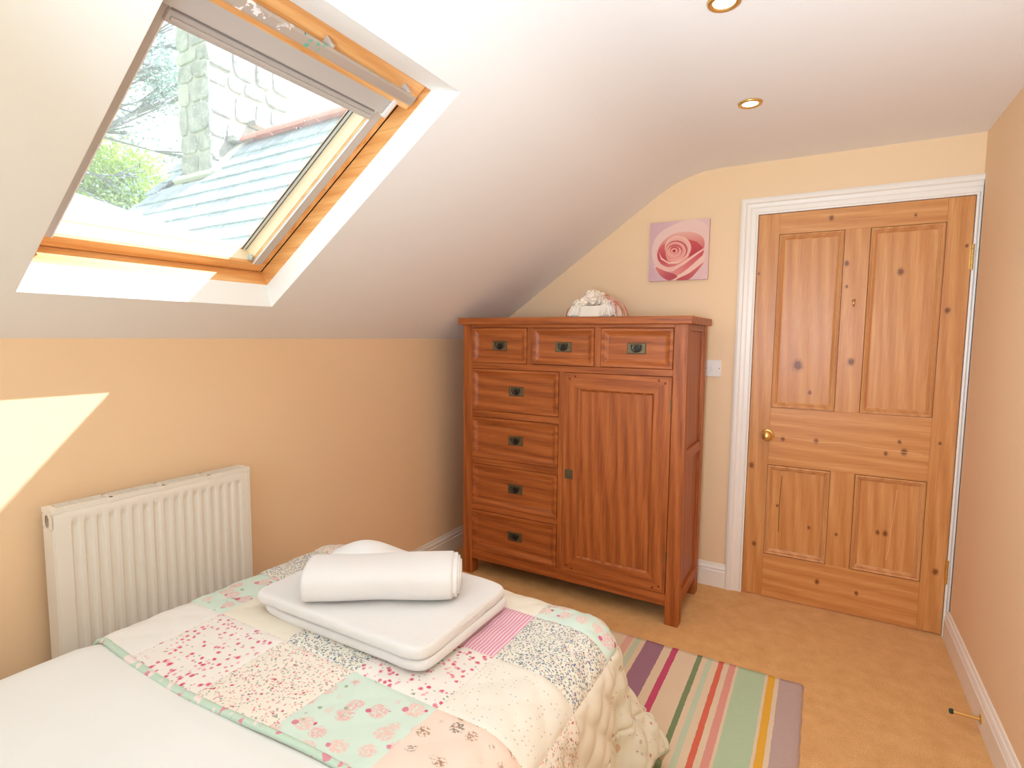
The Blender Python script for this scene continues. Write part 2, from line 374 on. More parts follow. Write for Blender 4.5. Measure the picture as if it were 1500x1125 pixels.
# ------------------------------------------------------------------ skylight
def skylight():
    r = thing('window_1', 'pine-framed roof window with grey roller blind in the sloping ceiling', 'window', SP(0.7, 0.0, 0.98), kind='structure')
    ho = [(0.2132, 0.6012), (1.2688, 1.3558)]; fi = [(0.240, 0.603), (1.198, 1.3556)]
    (a0, b0), (a1, b1) = ho; (c0, e0), (c1, e1) = fi; T1 = 0.082
    # white lining boards, from the ceiling plane to the frame
    def quad(p):
        m = MB(); q = [SP(*x) for x in p]; n = (q[1] - q[0]).cross(q[3] - q[0]).normalized() * 0.012
        m.add(q + [x + n for x in q], [(0, 1, 2, 3), (7, 6, 5, 4), (0, 4, 5, 1), (1, 5, 6, 2), (2, 6, 7, 3), (3, 7, 4, 0)]); return m
    T0 = 0.0008
    L = [[(a0, T0, b0), (a0, T0, b1), (c0, T1, e1), (c0, T1, e0)], [(a0, T0, b1), (a1, T0, b1), (c1, T1, e1), (c0, T1, e1)],
         [(a1, T0, b1), (a1, T0, b0), (c1, T1, e0), (c1, T1, e1)], [(a1, T0, b0), (a0, T0, b0), (c0, T1, e0), (c1, T1, e0)]]
    cen = SP(0.7, 0.05, 0.98)
    for p in L:
        q = [SP(*x) for x in p]; n = (q[1] - q[0]).cross(q[3] - q[0])
        if n.dot(q[0] - cen) < 0: p = p[::-1]
        quad(p).build('lining_board', M_LINING, r)
    # fixed frame
    def bar(nm, s0, s1, t0, t1, y0, y1, mat, parent=r, bevel=0.002):
        return MB().sbox(s0, s1, t0, t1, y0, y1).build(nm, mat, parent, bevel=bevel)
    bar('frame_bar', 0.155, c0, T1, 0.225, 0.545, 1.425, FRAMEWOOD['y'])
    bar('frame_bar', c1, 1.315, T1, 0.225, 0.545, 1.425, FRAMEWOOD['y'])
    bar('frame_bar', c0, c1, T1, 0.225, e1 + 0.0005, 1.425, FRAMEWOOD['x'])
    bar('frame_bar', c0, c1, T1, 0.225, 0.545, e0, FRAMEWOOD['x'])
    # sash
    S0, S1, Y0, Y1 = 0.245, 1.192, 0.608, 1.352
    bar('sash_bar', S0, 0.289, 0.140, 0.225, Y0, Y1, FRAMEWOOD['y'])
    bar('sash_bar', 1.100, S1, 0.098, 0.225, Y0, Y1 - .004, FRAMEWOOD['y'])
    bar('sash_bar', 0.289, 1.100, 0.140, 0.225, 1.292, Y1, FRAMEWOOD['x'])
    bar('sash_bar', 0.289, 1.100, 0.140, 0.225, Y0, 0.668, FRAMEWOOD['x'])
    bar('frame_bar', 0.244, c1, 0.14, 0.15, 1.352, 1.358, M_DARK, bevel=0)
    # inner glazing faces, paler, with spacer
    cream = plain('pale_pine', (240, 220, 186), 0.4)
    bar('glazing_bead', 0.2905, 1.03, 0.150, 0.198, 1.2905, 1.293, cream, bevel=0)
    bar('glazing_bead', 0.2885, 0.2905, 0.150, 0.198, 0.672, 1.292, cream, bevel=0)
    bar('glazing_bead', 0.2905, 1.03, 0.150, 0.198, 0.667, 0.6705, cream, bevel=0)
    sp = plain('grey_spacer', (70, 78, 88), 0.4, 0.5, 0.3); sp2 = plain('pale_spacer', (210, 220, 228), 0.3, 0.5, 0.5)
    for (ya, yb, m_) in [(1.2868, 1.2905, sp), (1.2765, 1.2868, sp2), (1.272, 1.2765, sp)]: bar('spacer', 0.292, 1.03, 0.1975, 0.1995, ya, yb, m_, bevel=0)
    # aluminium side tracks of the blind
    for (ya, yb) in [(1.290, 1.326), (0.632, 0.690)]:
        t = bar('blind_track', 0.289, 1.075, 0.134, 0.1405, ya, yb, M_GREY, bevel=0.001)
        bar('track_lip', 0.289, 1.075, 0.1315, 0.1345, ya if ya > 1 else yb - 0.003, ya + 0.003 if ya > 1 else yb, plain('lip_white', (240, 238, 234), 0.4), t, bevel=0)
    MB().lathe([(0, 0), (0.012, 0), (0.012, 0.004), (0.009, 0.006), (0, 0.006)], SP(0.303, 0.150, 1.283), (0, -1, 0), 16).build('track_stop', plain('clear_grey', (178, 190, 186), .2), r, smooth=True)
    # blind
    b = MB()
    b.sbox(1.050, 1.108, 0.098, 0.165, 0.650, 1.282)
    b.build('blind_cassette', M_GREY, r, bevel=0.006)
    bar('blind_end_cap', 1.045, 1.112, 0.094, 0.165, 1.282, 1.300, plain('end_cap', (226, 220, 214), .4), bevel=0.004)
    bar('blind_fabric', 1.01, 1.06, 0.136, 0.138, 0.68, 1.29, M_GREY, bevel=0)
    q = bar('blind_bottom_rail', 1.002, 1.034, 0.124, 0.139, 0.684, 1.288, M_GREY, bevel=0.005)
    MB().sbox(1.012, 1.022, 0.119, 0.125, 0.692, 1.278).build('pull_ridge', M_GREY, q, bevel=0.002)
    # ventilation bar on brackets
    v = MB().sbox(1.138, 1.168, 0.044, 0.058, 0.66, 1.293).build('vent_bar', None, r, bevel=0.005)
    n = NM('worn_grey_vent_bar', 0.4, 0.5, 0.3); base = lin((190, 176, 164))
    wv = n.coord(); nz = n.noise(wv, 38, 4, 0.6)
    spm = n.math('MULTIPLY', n.step(nz, 0.56, 0.58), n.step(n.noise(wv, 6, 2), 0.44, 0.50))
    cc = n.ramp(n.noise(wv, 5, 1), [(0.42, lin((120, 190, 160))), (0.62, lin((250, 246, 244))), (0.50, lin((60, 60, 120))), (0.54, lin((240, 236, 236)))], 'CONSTANT')
    n.color(n.mix(spm, base, cc)); v.data.materials.append(n.m)
    for y in (0.70, 0.98, 1.262):
        MB().sbox(1.150, 1.174, 0.056, 0.089, y, y + 0.010).build('bar_bracket', M_GREY, v, bevel=0.002)
    MB().sbox(1.093, 1.100, 0.10, 0.15, 0.66, 1.29).build('sash_groove', wood('dark_pine', (150, 84, 34), (176, 104, 46), (190, 116, 56), 'y'), r)
    # glass pane: clear, faintly reflecting, a little dusty
    g = NM('window_glass'); tr = g.node('ShaderNodeBsdfTransparent'); tr.inputs[0].default_value = (0.97, 0.985, 0.98, 1)
    gl = g.node('ShaderNodeBsdfGlossy'); gl.inputs['Roughness'].default_value = 0.0
    fr = g.node('ShaderNodeFresnel'); ge = g.node('ShaderNodeNewGeometry'); g.set(fr.inputs[0], g.math('SUBTRACT', 1.5, g.math('MULTIPLY', ge.outputs['Backfacing'], 1.5 - 1 / 1.5)))
    mx = g.node('ShaderNodeMixShader'); g.set(mx.inputs[0], fr.outputs[0]); g.set(mx.inputs[1], tr.outputs[0]); g.set(mx.inputs[2], gl.outputs[0])
    di = g.node('ShaderNodeBsdfTranslucent'); di.inputs[0].default_value = (0.95, 0.97, 0.97, 1)
    dust = g.math('ADD', g.math('MULTIPLY', g.step(g.noise(g.coord(), 130, 2), 0.72, 0.76), 0.6), 0.05)
    m2 = g.node('ShaderNodeMixShader'); g.set(m2.inputs[0], dust); g.set(m2.inputs[1], mx.outputs[0]); g.set(m2.inputs[2], di.outputs[0])
    g.t.links.new(m2.outputs[0], g.t.nodes['Material Output'].inputs['Surface'])
    MB().sbox(0.289, 1.100, 0.200, 0.204, 0.668, 1.292).build('pane', g.m, r)
    # window added behind the viewpoint to go with the rear fill light
    r2 = thing('added_window_2', 'added white casement window in the unseen wall behind the viewpoint', 'window', (1.3, YB, 1.42), kind='structure')
    m = MB()
    for (xa, xb, za, zb) in [(0.2, 2.4, 0.75, 0.81), (0.2, 2.4, 2.04, 2.1), (0.2, 0.26, 0.81, 2.04), (2.34, 2.4, 0.81, 2.04), (1.27, 1.33, 0.81, 2.04)]:
        m.box(xa, xb, YB - 0.08, YB - 0.03, za, zb)
    m.build('window_frame', M_TRIM, r2, bevel=0.003)
    for xa, xb in ((0.26, 1.27), (1.33, 2.34)): MB().box(xa, xb, YB - .057, YB - .053, .81, 2.04).build('pane', g.m, r2)
skylight()

# ------------------------------------------------------------------ wardrobe chest
def wardrobe():
    x0, x1, y0, y1, zt = 0.236, 1.467, 2.534, 2.985, 1.430
    r = thing('wardrobe_chest', 'wide orange oak cabinet with seven drawers and one cupboard door', 'cabinet', (0.85, 2.76, 0))
    MB().box(0.214, 1.486, y0 - 0.022, 3.0, zt, zt + 0.036).build('top_board', OAK['x'], r, bevel=0.004)
    p = 0.062
    for (a, b, c, d) in [(x0, x0 + p, y0, y0 + p), (x1 - p - 0.002, x1, y0, y0 + p), (x0, x0 + p, y1 - p, y1), (x1 - p, x1, y1 - p, y1)]:
        MB().box(a, b, c, d, 0, zt).build('corner_post', OAK['z'], r, bevel=0.002)
    fx0, fx1 = x0 + p, x1 - p - 0.002
    yr = y0 + 0.001
    def rail(nm, a, b, c, d, ax): return MB().box(a, b, yr, y0 + 0.03, c, d).build(nm, OAK[ax], r, bevel=0.0015)
    rail('rail', fx0, fx1, 1.413, zt, 'x'); rail('rail', fx0, fx1, 1.188, 1.220, 'x'); rail('rail', fx0, fx1, 0.092, 0.149, 'x')
    rail('stile', 0.643, 0.675, 1.220, 1.413, 'z'); rail('stile', 1.019, 1.051, 1.220, 1.413, 'z'); rail('stile', 0.831, 0.859, 0.149, 1.188, 'z')
    for za, zb in [(0.918, 0.954), (0.651, 0.685), (0.384, 0.416)]: rail('rail', fx0, 0.831, za, zb, 'x')
    MB().box(fx0 - 0.01, fx1 + 0.01, y0 + 0.028, y1 - 0.01, 0.10, zt).build('carcass', M_DARK, r)
    # sides
    for xa, s in ((x1, 1), (x0, -1)):
        def sb(nm, ya, yb, za, zb, d0, ax='z'):
            a, b = sorted((xa - s * d0, xa - s * (d0 + 0.014))); return MB().box(a, b, ya, yb, za, zb).build(nm, OAK[ax], r, bevel=0.0015)
        sb('side_rail', y0 + p, y1 - p, 1.40, zt, 0.002, 'y'); sb('side_rail', y0 + p, y1 - p, 0.785, 0.835, 0.002, 'y'); sb('side_rail', y0 + p, y1 - p, 0.095, 0.15, 0.002, 'y')
        sb('side_panel', y0 + p, y1 - p, 0.835, 1.40, 0.014); sb('side_panel', y0 + p, y1 - p, 0.15, 0.785, 0.014)
    def handle(cx, cz, parent, w=0.092, h=0.052):
        def fn(u, v):
            x = (u - .5) * w; z = (v - .5) * h
            e = ((x / 0.026) ** 2 + ((z + 0.0) / 0.019) ** 2)
            d = 0.0045 if e > 1.05 else 0.0045 - 0.0042 * (1 - e / 1.05) ** 0.4
            if u in (0, 1) or v in (0, 1): d = 0
            return (cx + x, y0 + 0.010 - d, cz + z)
        hd = MB().grid(fn, 28, 18).build('handle', M_DBRASS, parent, smooth=False)
        hd['label'] = 'aged brass campaign handle'
        pts = []
        for i in range(13):
            a = math.pi + math.pi * i / 12
            pts.append((cx + 0.023 * math.cos(a), y0 - 0.0005, cz + 0.010 + 0.027 * math.sin(a)))
        pts = [(pts[0][0], pts[0][1], cz + .018)] + pts + [(pts[-1][0], pts[-1][1], cz + .018)]
        MB().tube(pts, 0.0026, 8).build('bail', M_BAIL, hd, smooth=True)
        MB().lathe([(0, 0), (0.014, 0), (0.013, .0003), (0, .0006)], (cx, y0 + .0053, cz), (0, -1, 0), 24).build('recess_shade', M_BAIL, hd)  # dark disc stands in for the shade inside the shallow recess
        return hd
    g = 0.0022
    def drawer(a, b, c, d):
        m = MB(); a += g; b -= g; c += g; d -= g
        m.nest(a, b, c, d, [(0, y0 + 0.028), (0, y0 - 0.001), (0.002, y0 - 0.003), (0.014, y0 - 0.003), (0.017, y0 + 0.0), (0.031, y0 + 0.0075), (0.036, y0 + 0.0085), (0.037, y0 + 0.010)])
        o = m.build('drawer', OAK['x'], r)
        handle((a + b) / 2 + (0.0 if d > 1.2 else 0.010), (c + d) / 2 + (-.0015 if d > 1.2 else 0.0), o)
    drawer(0.298, 0.643, 1.220, 1.413); drawer(0.675, 1.019, 1.220, 1.413); drawer(1.051, 1.397 + 0.006, 1.220, 1.413)
    for za, zb in [(0.954, 1.188), (0.685, 0.918), (0.416, 0.651), (0.149, 0.384)]: drawer(0.298, 0.831, za, zb)
    # cupboard door
    a, b, c, d = 0.859 + g, fx1 - g, 0.149 + g, 1.188 - g
    dr = MB().box(a + .079, b - .079, y0 + 0.008, y0 + 0.02, c + .079, d - .079).build('cupboard_door', OAK['z'], r)
    F = 0.080; yy = y0 - 0.002
    def member(poly, ax):      # mitred frame piece
        n = len(poly); vs = [(x, yy, z) for x, z in poly] + [(x, y0 + 0.02, z) for x, z in poly]
        return MB().add(vs, [tuple(range(n)), tuple(range(n, 2 * n))[::-1]] + [(i, n + i, n + (i + 1) % n, (i + 1) % n) for i in range(n)]).build('door_frame', OAK[ax], dr, bevel=0.0008)
    member([(a, c), (a + F, c + F), (a + F, d - F), (a, d)], 'z'); member([(b, c), (b, d), (b - F, d - F), (b - F, c + F)], 'z')
    member([(a, c), (b, c), (b - F, c + F), (a + F, c + F)], 'x'); member([(a, d), (a + F, d - F), (b - F, d - F), (b, d)], 'x')
    MB().nest(a + F, b - F, c + F, d - F, [(0, yy), (0.004, yy + 0.002), (0.010, yy + 0.0085)], cap=False).build('panel_moulding', OAK['z'], dr)
    for px_ in (a + 0.03, b - 0.03):
        for pz in (c + 0.03, d - 0.03):
            for (ex, ez) in ((0.0, 0.0), (0.03 if px_ < 1 else -0.03, 0.012 if pz > 1 else -.012)):
                MB().box(px_ + ex - .005, px_ + ex + .005, yy - .001, yy + .002, pz + ez - .005, pz + ez + .005).build('peg', plain('dark_peg', (112, 56, 24), .5), dr, bevel=.001)
    h = MB().box(0.874, 0.917, yy - 0.003, yy + 0.001, 0.641, 0.689).build('handle', M_DBRASS, dr, bevel=.001); h['label'] = 'square aged brass flush pull'
    MB().lathe([(0.013, 0), (0.013, 0.002), (0.010, 0.002), (0.009, 0.0003), (0, 0.0003)], (0.8955, yy - 0.003, 0.664), (0, -1, 0), 20).build('pull_ring', M_DBRASS, h)
    for z in (1.02, 0.30): MB().tube([(fx1 - .001, y0 - .003, z), (fx1 - .001, y0 - .003, z + .06)], 0.003, 8).build('hinge', M_DBRASS, dr)
wardrobe()

# ------------------------------------------------------------------ radiator
def radiator():
    y0, y1, z0, z1, xb, xf = 0.668, 1.288, 0.262, 0.858, 0.044, 0.106
    r = thing('radiator', 'white ribbed panel radiator on the low wall beside the bed', 'radiator', (0.07, 0.98, 0.56))
    N = 17; ya, yb = y0 + 0.040, y1 - 0.030; pitch = (yb - ya) / N
    def fn(u, v):
        y = y0 + 0.0015 + u * (y1 - y0 - 0.003); z = z0 + 0.006 + v * (z1 - 0.012 - z0 - 0.006)
        x = xf - 0.001
        if ya < y < yb:
            ph = ((y - ya) / pitch) % 1.0
            k = min(1, max(0, (0.30 - abs(ph - 0.5)) / 0.10 + .0)) if abs(ph - .5) < .30 else 0
            k = min(1, k)
            e = min(1, max(0, (z - z0 - 0.045) / 0.014)) * min(1, max(0, (z1 - 0.045 - z) / 0.014))
            x -= 0.008 * k * e
        rr = min(y - y0 - .0015, y1 - .0015 - y, z - z0 - .006, z1 - .012 - z + .0001)
        if rr < 0.004: x -= 0.004 - rr
        return (x, y, z)
    MB().grid(fn, 340, 60).build('front_panel', M_RAD, r, smooth=True)
    m = MB(); m.box(xb + 0.002, xb + 0.012, y0 + .01, y1 - .01, z0 + .01, z1 - .02); m.build('rear_panel', M_RAD, r)
    fins = MB()
    for i in range(24): fins.box(xb + .014, xf - .014, y0 + .03 + i * .0245, y0 + .033 + i * .0245, z0 + .03, z1 - .05)
    fins.build('convector_fins', M_RAD, r)['kind'] = 'stuff'
    # side covers; the near one has the oval vent opening
    for y, hole in ((y0, True), (y1 - 0.004, False)):
        m = MB(); ys = (y, y + 0.004)
        if hole:
            zc = 0.820; n = 20
            for yy in ys:
                inner = [(xb + .029 + 0.012 * math.cos(2 * math.pi * i / n), yy, zc + 0.019 * math.sin(2 * math.pi * i / n)) for i in range(n)]
                out = []
                for i in range(n):
                    a = 2 * math.pi * i / n; cx, cz = math.cos(a), math.sin(a); k = 1 / max(abs(cx), abs(cz))
                    out.append((xb + .031 + cx * k * 0.0305, yy, zc + cz * k * 0.0245))
                m.add(inner + out, [(i, (i + 1) % n, n + (i + 1) % n, n + i) for i in range(n)])
            m.box(xb + .0004, xf - .0006, y + .0003, y + .004, z0, zc - 0.0245)
        else: m.box(xb, xf, y, y + .004, z0, z1 - .003)
        m.build('side_cover', M_RAD, r)
    # top grille
    g = MB(); g.box(xb, xb + 0.006, y0, y1, z1 - .014, z1).box(xf - 0.014, xf - .002, y0, y1, z1 - .014, z1).box(xb - .0006, xf + .0006, y0 - .0008, y0 + .018, z1 - .014, z1 + .0006).box(xb - .0006, xf + .0006, y1 - .018, y1 + .0008, z1 - .014, z1 + .0006)
    n = 24
    for i in range(n): 
        y = y0 + .018 + (i + .5) * (y1 - y0 - .036) / n; g.box(xb + .004, xf - .01, y - .0016, y + .0016, z1 - .005, z1 - .002)
    for k in range(1, 4): g.box(xb + .004 + k * .011, xb + .007 + k * .011, y0 + .018, y1 - .018, z1 - .005, z1 - .0015)
    for k in (0.25, .5, .75): g.box(xb, xf, y0 + k * (y1 - y0) - .005, y0 + k * (y1 - y0) + .005, z1 - .014, z1)
    g.build('top_grille', M_RAD, r)
    for yb_ in (0.80, 1.12): MB().box(0.001, xb + .003, yb_, yb_ + .03, 0.32, 0.80).build('wall_bracket', M_RAD, r)
    MB().tube([(.075, y1 + .0, .29), (.075, y1 + .03, .29), (.075, y1 + .035, .26), (.075, y1 + .035, .0)], .0075, 10).build('pipe', M_RAD, r, smooth=True)
    MB().tube([(.075, y0 + .0, .29), (.075, y0 - .03, .29), (.075, y0 - .035, .26), (.075, y0 - .035, .0)], .0075, 10).build('pipe', M_RAD, r, smooth=True)
    MB().lathe([(0, 0), (.014, 0), (.016, .01), (.016, .04), (.012, .046), (0, .046)], (.075, y0 - .035, .262), (0, 0, 1), 18).build('valve', M_PLASTIC, r, smooth=True)
radiator()

# ------------------------------------------------------------------ rug
def rug():
    n = NM('striped_rug_wool', 0.95, 0.05)
    cream = (236, 214, 186)
    S = [(0.80, (200, 178, 172)), (0.88, cream), (0.90, (236, 178, 80)), (0.92, cream), (0.94, (192, 212, 178)), (1.03, cream), (1.05, (226, 158, 148)), (1.075, cream), (1.13, (204, 92, 122)), (1.152, cream), (1.19, (198, 172, 160)), (1.207, cream),
         (1.286, (232, 184, 170)), (1.314, cream), (1.326, (204, 216, 190)), (1.350, cream), (1.376, (168, 126, 146)), (1.455, cream), (1.489, (206, 88, 122)), (1.513, cream), (1.597, (134, 152, 112)), (1.618, cream), (1.634, (204, 218, 190)), (1.658, cream),
         (1.680, (228, 116, 94)), (1.703, cream), (1.722, (232, 164, 152)), (1.746, cream), (1.759, (190, 212, 178)), (1.861, cream), (1.872, (240, 182, 72)), (1.893, cream), (1.911, (198, 172, 166))]
    v = n.coord(); sx = n.sep(v)[0]
    jit = n.math('MULTIPLY', n.math('SUBTRACT', n.noise(v, 26, 4, 0.7), 0.5), 0.007)
    f = n.math('MULTIPLY', n.math('SUBTRACT', n.math('ADD', sx, jit), 0.75), 1 / 1.3)
    def rp(st): return n.ramp(f, [((p - .75) / 1.3, lin(c)) for p, c in st], 'CONSTANT')
    a = rp(S[:16]); b = rp(S[16:]); sel = n.math('GREATER_THAN', n.math('ADD', sx, jit), S[16][0])
    pile = n.noise(v, 330, 3, .7)
    col = n.mix(sel, a, b); col = n.mix(n.step(pile, .3, .75), n.mix(1.0, col, (0.95, .94, .93, 1), 'MULTIPLY'), col)
    n.color(col).bump(n.math('ADD', pile, n.math('MULTIPLY', n.noise(v, 60, 3), .5)), 0.55, 0.006)
    x0, x1, y0, y1 = 0.80, 1.998, 0.55, 2.343
    def fn(u, v):
        x = x0 + (x1 - x0) * u; y = y0 + (y1 - y0) * v
        e = min(u, 1 - u) * (x1 - x0); e2 = min(v, 1 - v) * (y1 - y0); k = min(1, min(e, e2) / 0.006)
        return (x + .0015 * math.sin(y * 60), y + .0015 * math.sin(x * 55), 0.001 + 0.012 * k ** .5)
    o = MB().grid(lambda u, v: fn(_ease(u, 60), _ease(v, 80)), 60, 80).build('striped_rug', n.m, smooth=True)
    tag(o, 'pastel striped wool rug on the carpet beside the bed', 'rug')
def _ease(u, n):
    i = round(u * n)
    if i == 0: return 0.0
    if i == n: return 1.0
    if i == 1: return 0.004
    if i == n - 1: return 0.996
    return 0.004 + (i - 1) / (n - 2) * 0.992
rug()

# ------------------------------------------------------------------ bed, duvet, patchwork quilt
BX0, BX1, BY1, BR, ZT = 0.440, 1.425, 1.385, 0.125, 0.572      # start of rounding left/right/foot, edge radius, top height
LX = 0.105
def fold(dd, r, flare=0.06):
    if dd <= r * math.pi / 2: return r * math.sin(dd / r), r * (1 - math.cos(dd / r))
    e = dd - r * math.pi / 2; return r + flare * e, r + e * math.sqrt(1 - flare * flare)
def cloth(a, b, off=0.0, top=ZT, wob=1.0):
    """cloth coordinates (a across, b along the bed, metres) -> point on the bedding surface"""
    z0 = top + 0.010 * math.sin(a * 5 + 1) * math.sin(b * 4) * wob
    right = a > BX1; left = a < BX0; foot = b > BY1
    ax = a - BX1 if right else (BX0 - a if left else 0.0); by = b - BY1 if foot else 0.0
    if ax == 0 and by == 0: return Vector((a, b, z0 + off))
    if ax > 0 and by > 0:
        d = math.hypot(ax, by); ph = math.atan2(by, ax) / (math.pi / 2)
        if right: ph = ph ** 0.62
        w = math.sin(math.pi * ph)
        hang = min(1, max(0, (d - BR * 1.2) / 0.3))
        fl = 0.06 + (0.40 if right else 0.30) * w * hang
        out, drop = fold(d, BR, fl)
        out += 0.012 * hang * math.sin(ph * math.pi * 5) * wob
        cx, cy = math.cos(ph * math.pi / 2), math.sin(ph * math.pi / 2)
        r = out - off * 0
        x = (BX1 + r * cx) if right else (BX0 - r * cx); y = BY1 + r * cy
        n = min(1, out / BR)
        return Vector((x + (cx if right else -cx) * off * n, y + cy * off * n, max(0.022 + off, z0 - drop + off * (1 - min(1, drop / BR)))))
    d = max(ax, by)
    out, drop = fold(d, BR)
    hang = min(1, max(0, (d - BR) / 0.3))
    u = b if ax > 0 else a
    out += 0.012 * hang * math.sin(u * 21 + 1.0) * wob
    n = min(1, drop / BR)
    k = out + off * n; z = max(0.022 + off, z0 - drop + off * (1 - n))
    if ax > 0: return Vector(((BX1 + k) if right else (BX0 - k), b, z))
    return Vector((a, BY1 + k, z))

def fabric(name, kind):
    n = NM(name, 0.9, 0.08); uv = n.coord('UV'); x = n.mapping(uv, (1, 1, 1))
    wrp = n.vmath('ADD', x, n.vmath('MULTIPLY', n.vmath('SUBTRACT', n.noise(x, 45, 3, .6, 0, 1), (.5, .5, .5)), (.012, .012, 0)))
    def blobs(scale, rad, cols, thr=1.0, src=None, soft=0.06, rand=0.9):
        vo = n.voronoi(src or wrp, scale, rand)
        m = n.math('SUBTRACT', 1.0, n.step(vo.outputs['Distance'], rad, rad + soft))
        rc = n.sep(vo.outputs['Color'])
        if thr < 1: m = n.math('MULTIPLY', m, n.math('LESS_THAN', rc[1], thr))
        k = len(cols); c = n.ramp(rc[0], [(i / k, lin(q)) for i, q in enumerate(cols)], 'CONSTANT') if k > 1 else lin(cols[0])
        return m, c
    def layer(base, bl): return n.mix(bl[0], base, bl[1])
    if kind == 'white': c = layer(lin((243, 238, 232)), blobs(120, .16, [(226, 220, 212)], .2))
    elif kind == 'cream': c = lin((240, 230, 212))
    elif kind == 'dots': c = layer(lin((244, 237, 224)), blobs(75, .13, [(226, 200, 176), (206, 196, 190)], .8, x, rand=.35))
    elif kind == 'redfloral':
        c = layer(lin((244, 236, 228)), blobs(90, .22, [(150, 176, 140), (190, 170, 190), (240, 180, 180)], .45))
        c = layer(c, blobs(66, .34, [(230, 124, 146), (234, 150, 164), (242, 186, 190), (230, 140, 150)], .72)); c = layer(c, blobs(66, .16, [(208, 78, 108)], .72))
    elif kind == 'tinyfloral':
        c = layer(lin((244, 234, 220)), blobs(150, .36, [(168, 180, 156), (234, 168, 168), (184, 166, 164), (240, 196, 180)], .85))
        c = layer(c, blobs(80, .24, [(222, 96, 112), (236, 150, 156), (198, 110, 124)], .5))
    elif kind == 'blue':
        c = layer(lin((238, 234, 220)), blobs(185, .42, [(140, 150, 172), (166, 174, 156), (230, 200, 176), (120, 126, 144)], .9))
        c = layer(c, blobs(120, .28, [(104, 116, 160), (206, 166, 166), (140, 150, 134), (120, 120, 136)], .65))
    elif kind == 'mint':
        c = layer(lin((216, 232, 218)), blobs(40, .20, [(160, 180, 150), (190, 200, 180)], .3))
        big = blobs(19, .36, [(236, 188, 184), (240, 200, 190)], 1, None, .10, .5)
        tex = n.step(n.noise(x, 150, 3), .38, .55)
        c = n.mix(n.math('MULTIPLY', big[0], tex), c, big[1])
        off = n.mapping(wrp, (1, 1, 1), (.018, .010, 0)); c = layer(c, blobs(19, .14, [(214, 118, 142), (220, 140, 156)], .9, off, .03, .5))
        off2 = n.mapping(wrp, (1, 1, 1), (-.02, -.012, 0)); c = layer(c, blobs(19, .08, [(206, 104, 132)], .8, off2, .03, .5))
    elif kind == 'peach':
        c = lin((247, 222, 206)); big = blobs(24, .34, [(176, 140, 116), (190, 150, 130), (150, 140, 130)], .85, None, .10, .6)
        tex = n.step(n.noise(x, 170, 3), .46, .54); c = n.mix(n.math('MULTIPLY', big[0], tex), c, big[1])
        c = layer(c, blobs(24, .12, [(224, 130, 130), (130, 140, 160), (220, 150, 140), (140, 120, 96)], .85, None, .03, .6))
    elif kind == 'stripe':
        sx = n.sep(n.vmath('ADD', n.vmath('SCALE', x), n.vmath('MULTIPLY', wrp, (.25, .25, 0)))) if 0 else n.sep(x); t = n.math('SINE', n.math('MULTIPLY', sx[0], 2 * math.pi / 0.0092))
        c = n.mix(n.step(t, -.25, .25), lin((240, 214, 218)), lin((230, 150, 174)))
    elif kind == 'sparse':
        c = layer(lin((236, 230, 210)), blobs(42, .22, [(214, 190, 180), (196, 190, 180), (214, 140, 140)], .45)); c = layer(c, blobs(90, .14, [(170, 130, 110)], .3))
    elif kind == 'lining': c = layer(lin((224, 190, 160)), blobs(28, .3, [(176, 96, 86), (150, 120, 90)], .6))
    elif kind == 'binding':
        c = n.mix(n.step(n.noise(x, 30, 2), .60, .63), lin((200, 220, 200)), lin((222, 150, 160))); c = n.mix(n.step(n.noise(n.mapping(x, (1, 1, 1), (3, 1, 0)), 26, 1), .6, .63), c, lin((244, 226, 220)))
    n.color(n.mix(1.0, c, (.86, .86, .87, 1), 'MULTIPLY'))
    n.bump(n.math('ADD', n.noise(x, 400, 2), n.math('MULTIPLY', n.noise(x, 25, 3), 1.6)), 0.25, 0.002)
    n.p.inputs['Sheen Weight'].default_value = 0.05
    return n.m
FAB = {k: fabric('cotton_' + k, k) for k in ['white', 'cream', 'dots', 'redfloral', 'tinyfloral', 'blue', 'mint', 'peach', 'stripe', 'sparse', 'lining', 'binding']}

def uv_sheet(name, a0, a1, b0, b1, na, nb, fn, mat, parent=None, thickness=0, edge_mat=None):
    """grid over cloth coordinates with UVs in metres"""
    o = origin(parent); vs = []; uvs = []
    for j in range(nb + 1):
        for i in range(na + 1):
            a = a0 + (a1 - a0) * i / na; b = b0 + (b1 - b0) * j / nb
            vs.append(tuple(fn(a, b, i / na, j / nb) - o)); uvs.append((a, b))
    fs = [(j * (na + 1) + i, j * (na + 1) + i + 1, (j + 1) * (na + 1) + i + 1, (j + 1) * (na + 1) + i) for j in range(nb) for i in range(na)]
    me = bpy.data.meshes.new(name); me.from_pydata(vs, [], fs); me.update()
    uvl = me.uv_layers.new(name='UVMap'); 
    idx = [0] * len(me.loops); me.loops.foreach_get('vertex_index', idx)
    flat = [c for i in idx for c in uvs[i]]; uvl.data.foreach_set('uv', flat)
    ob = link(name, me, mat, parent, smooth=True)
    if thickness:
        s = ob.modifiers.new('solid', 'SOLIDIFY'); s.thickness = thickness; s.offset = -1
    return ob

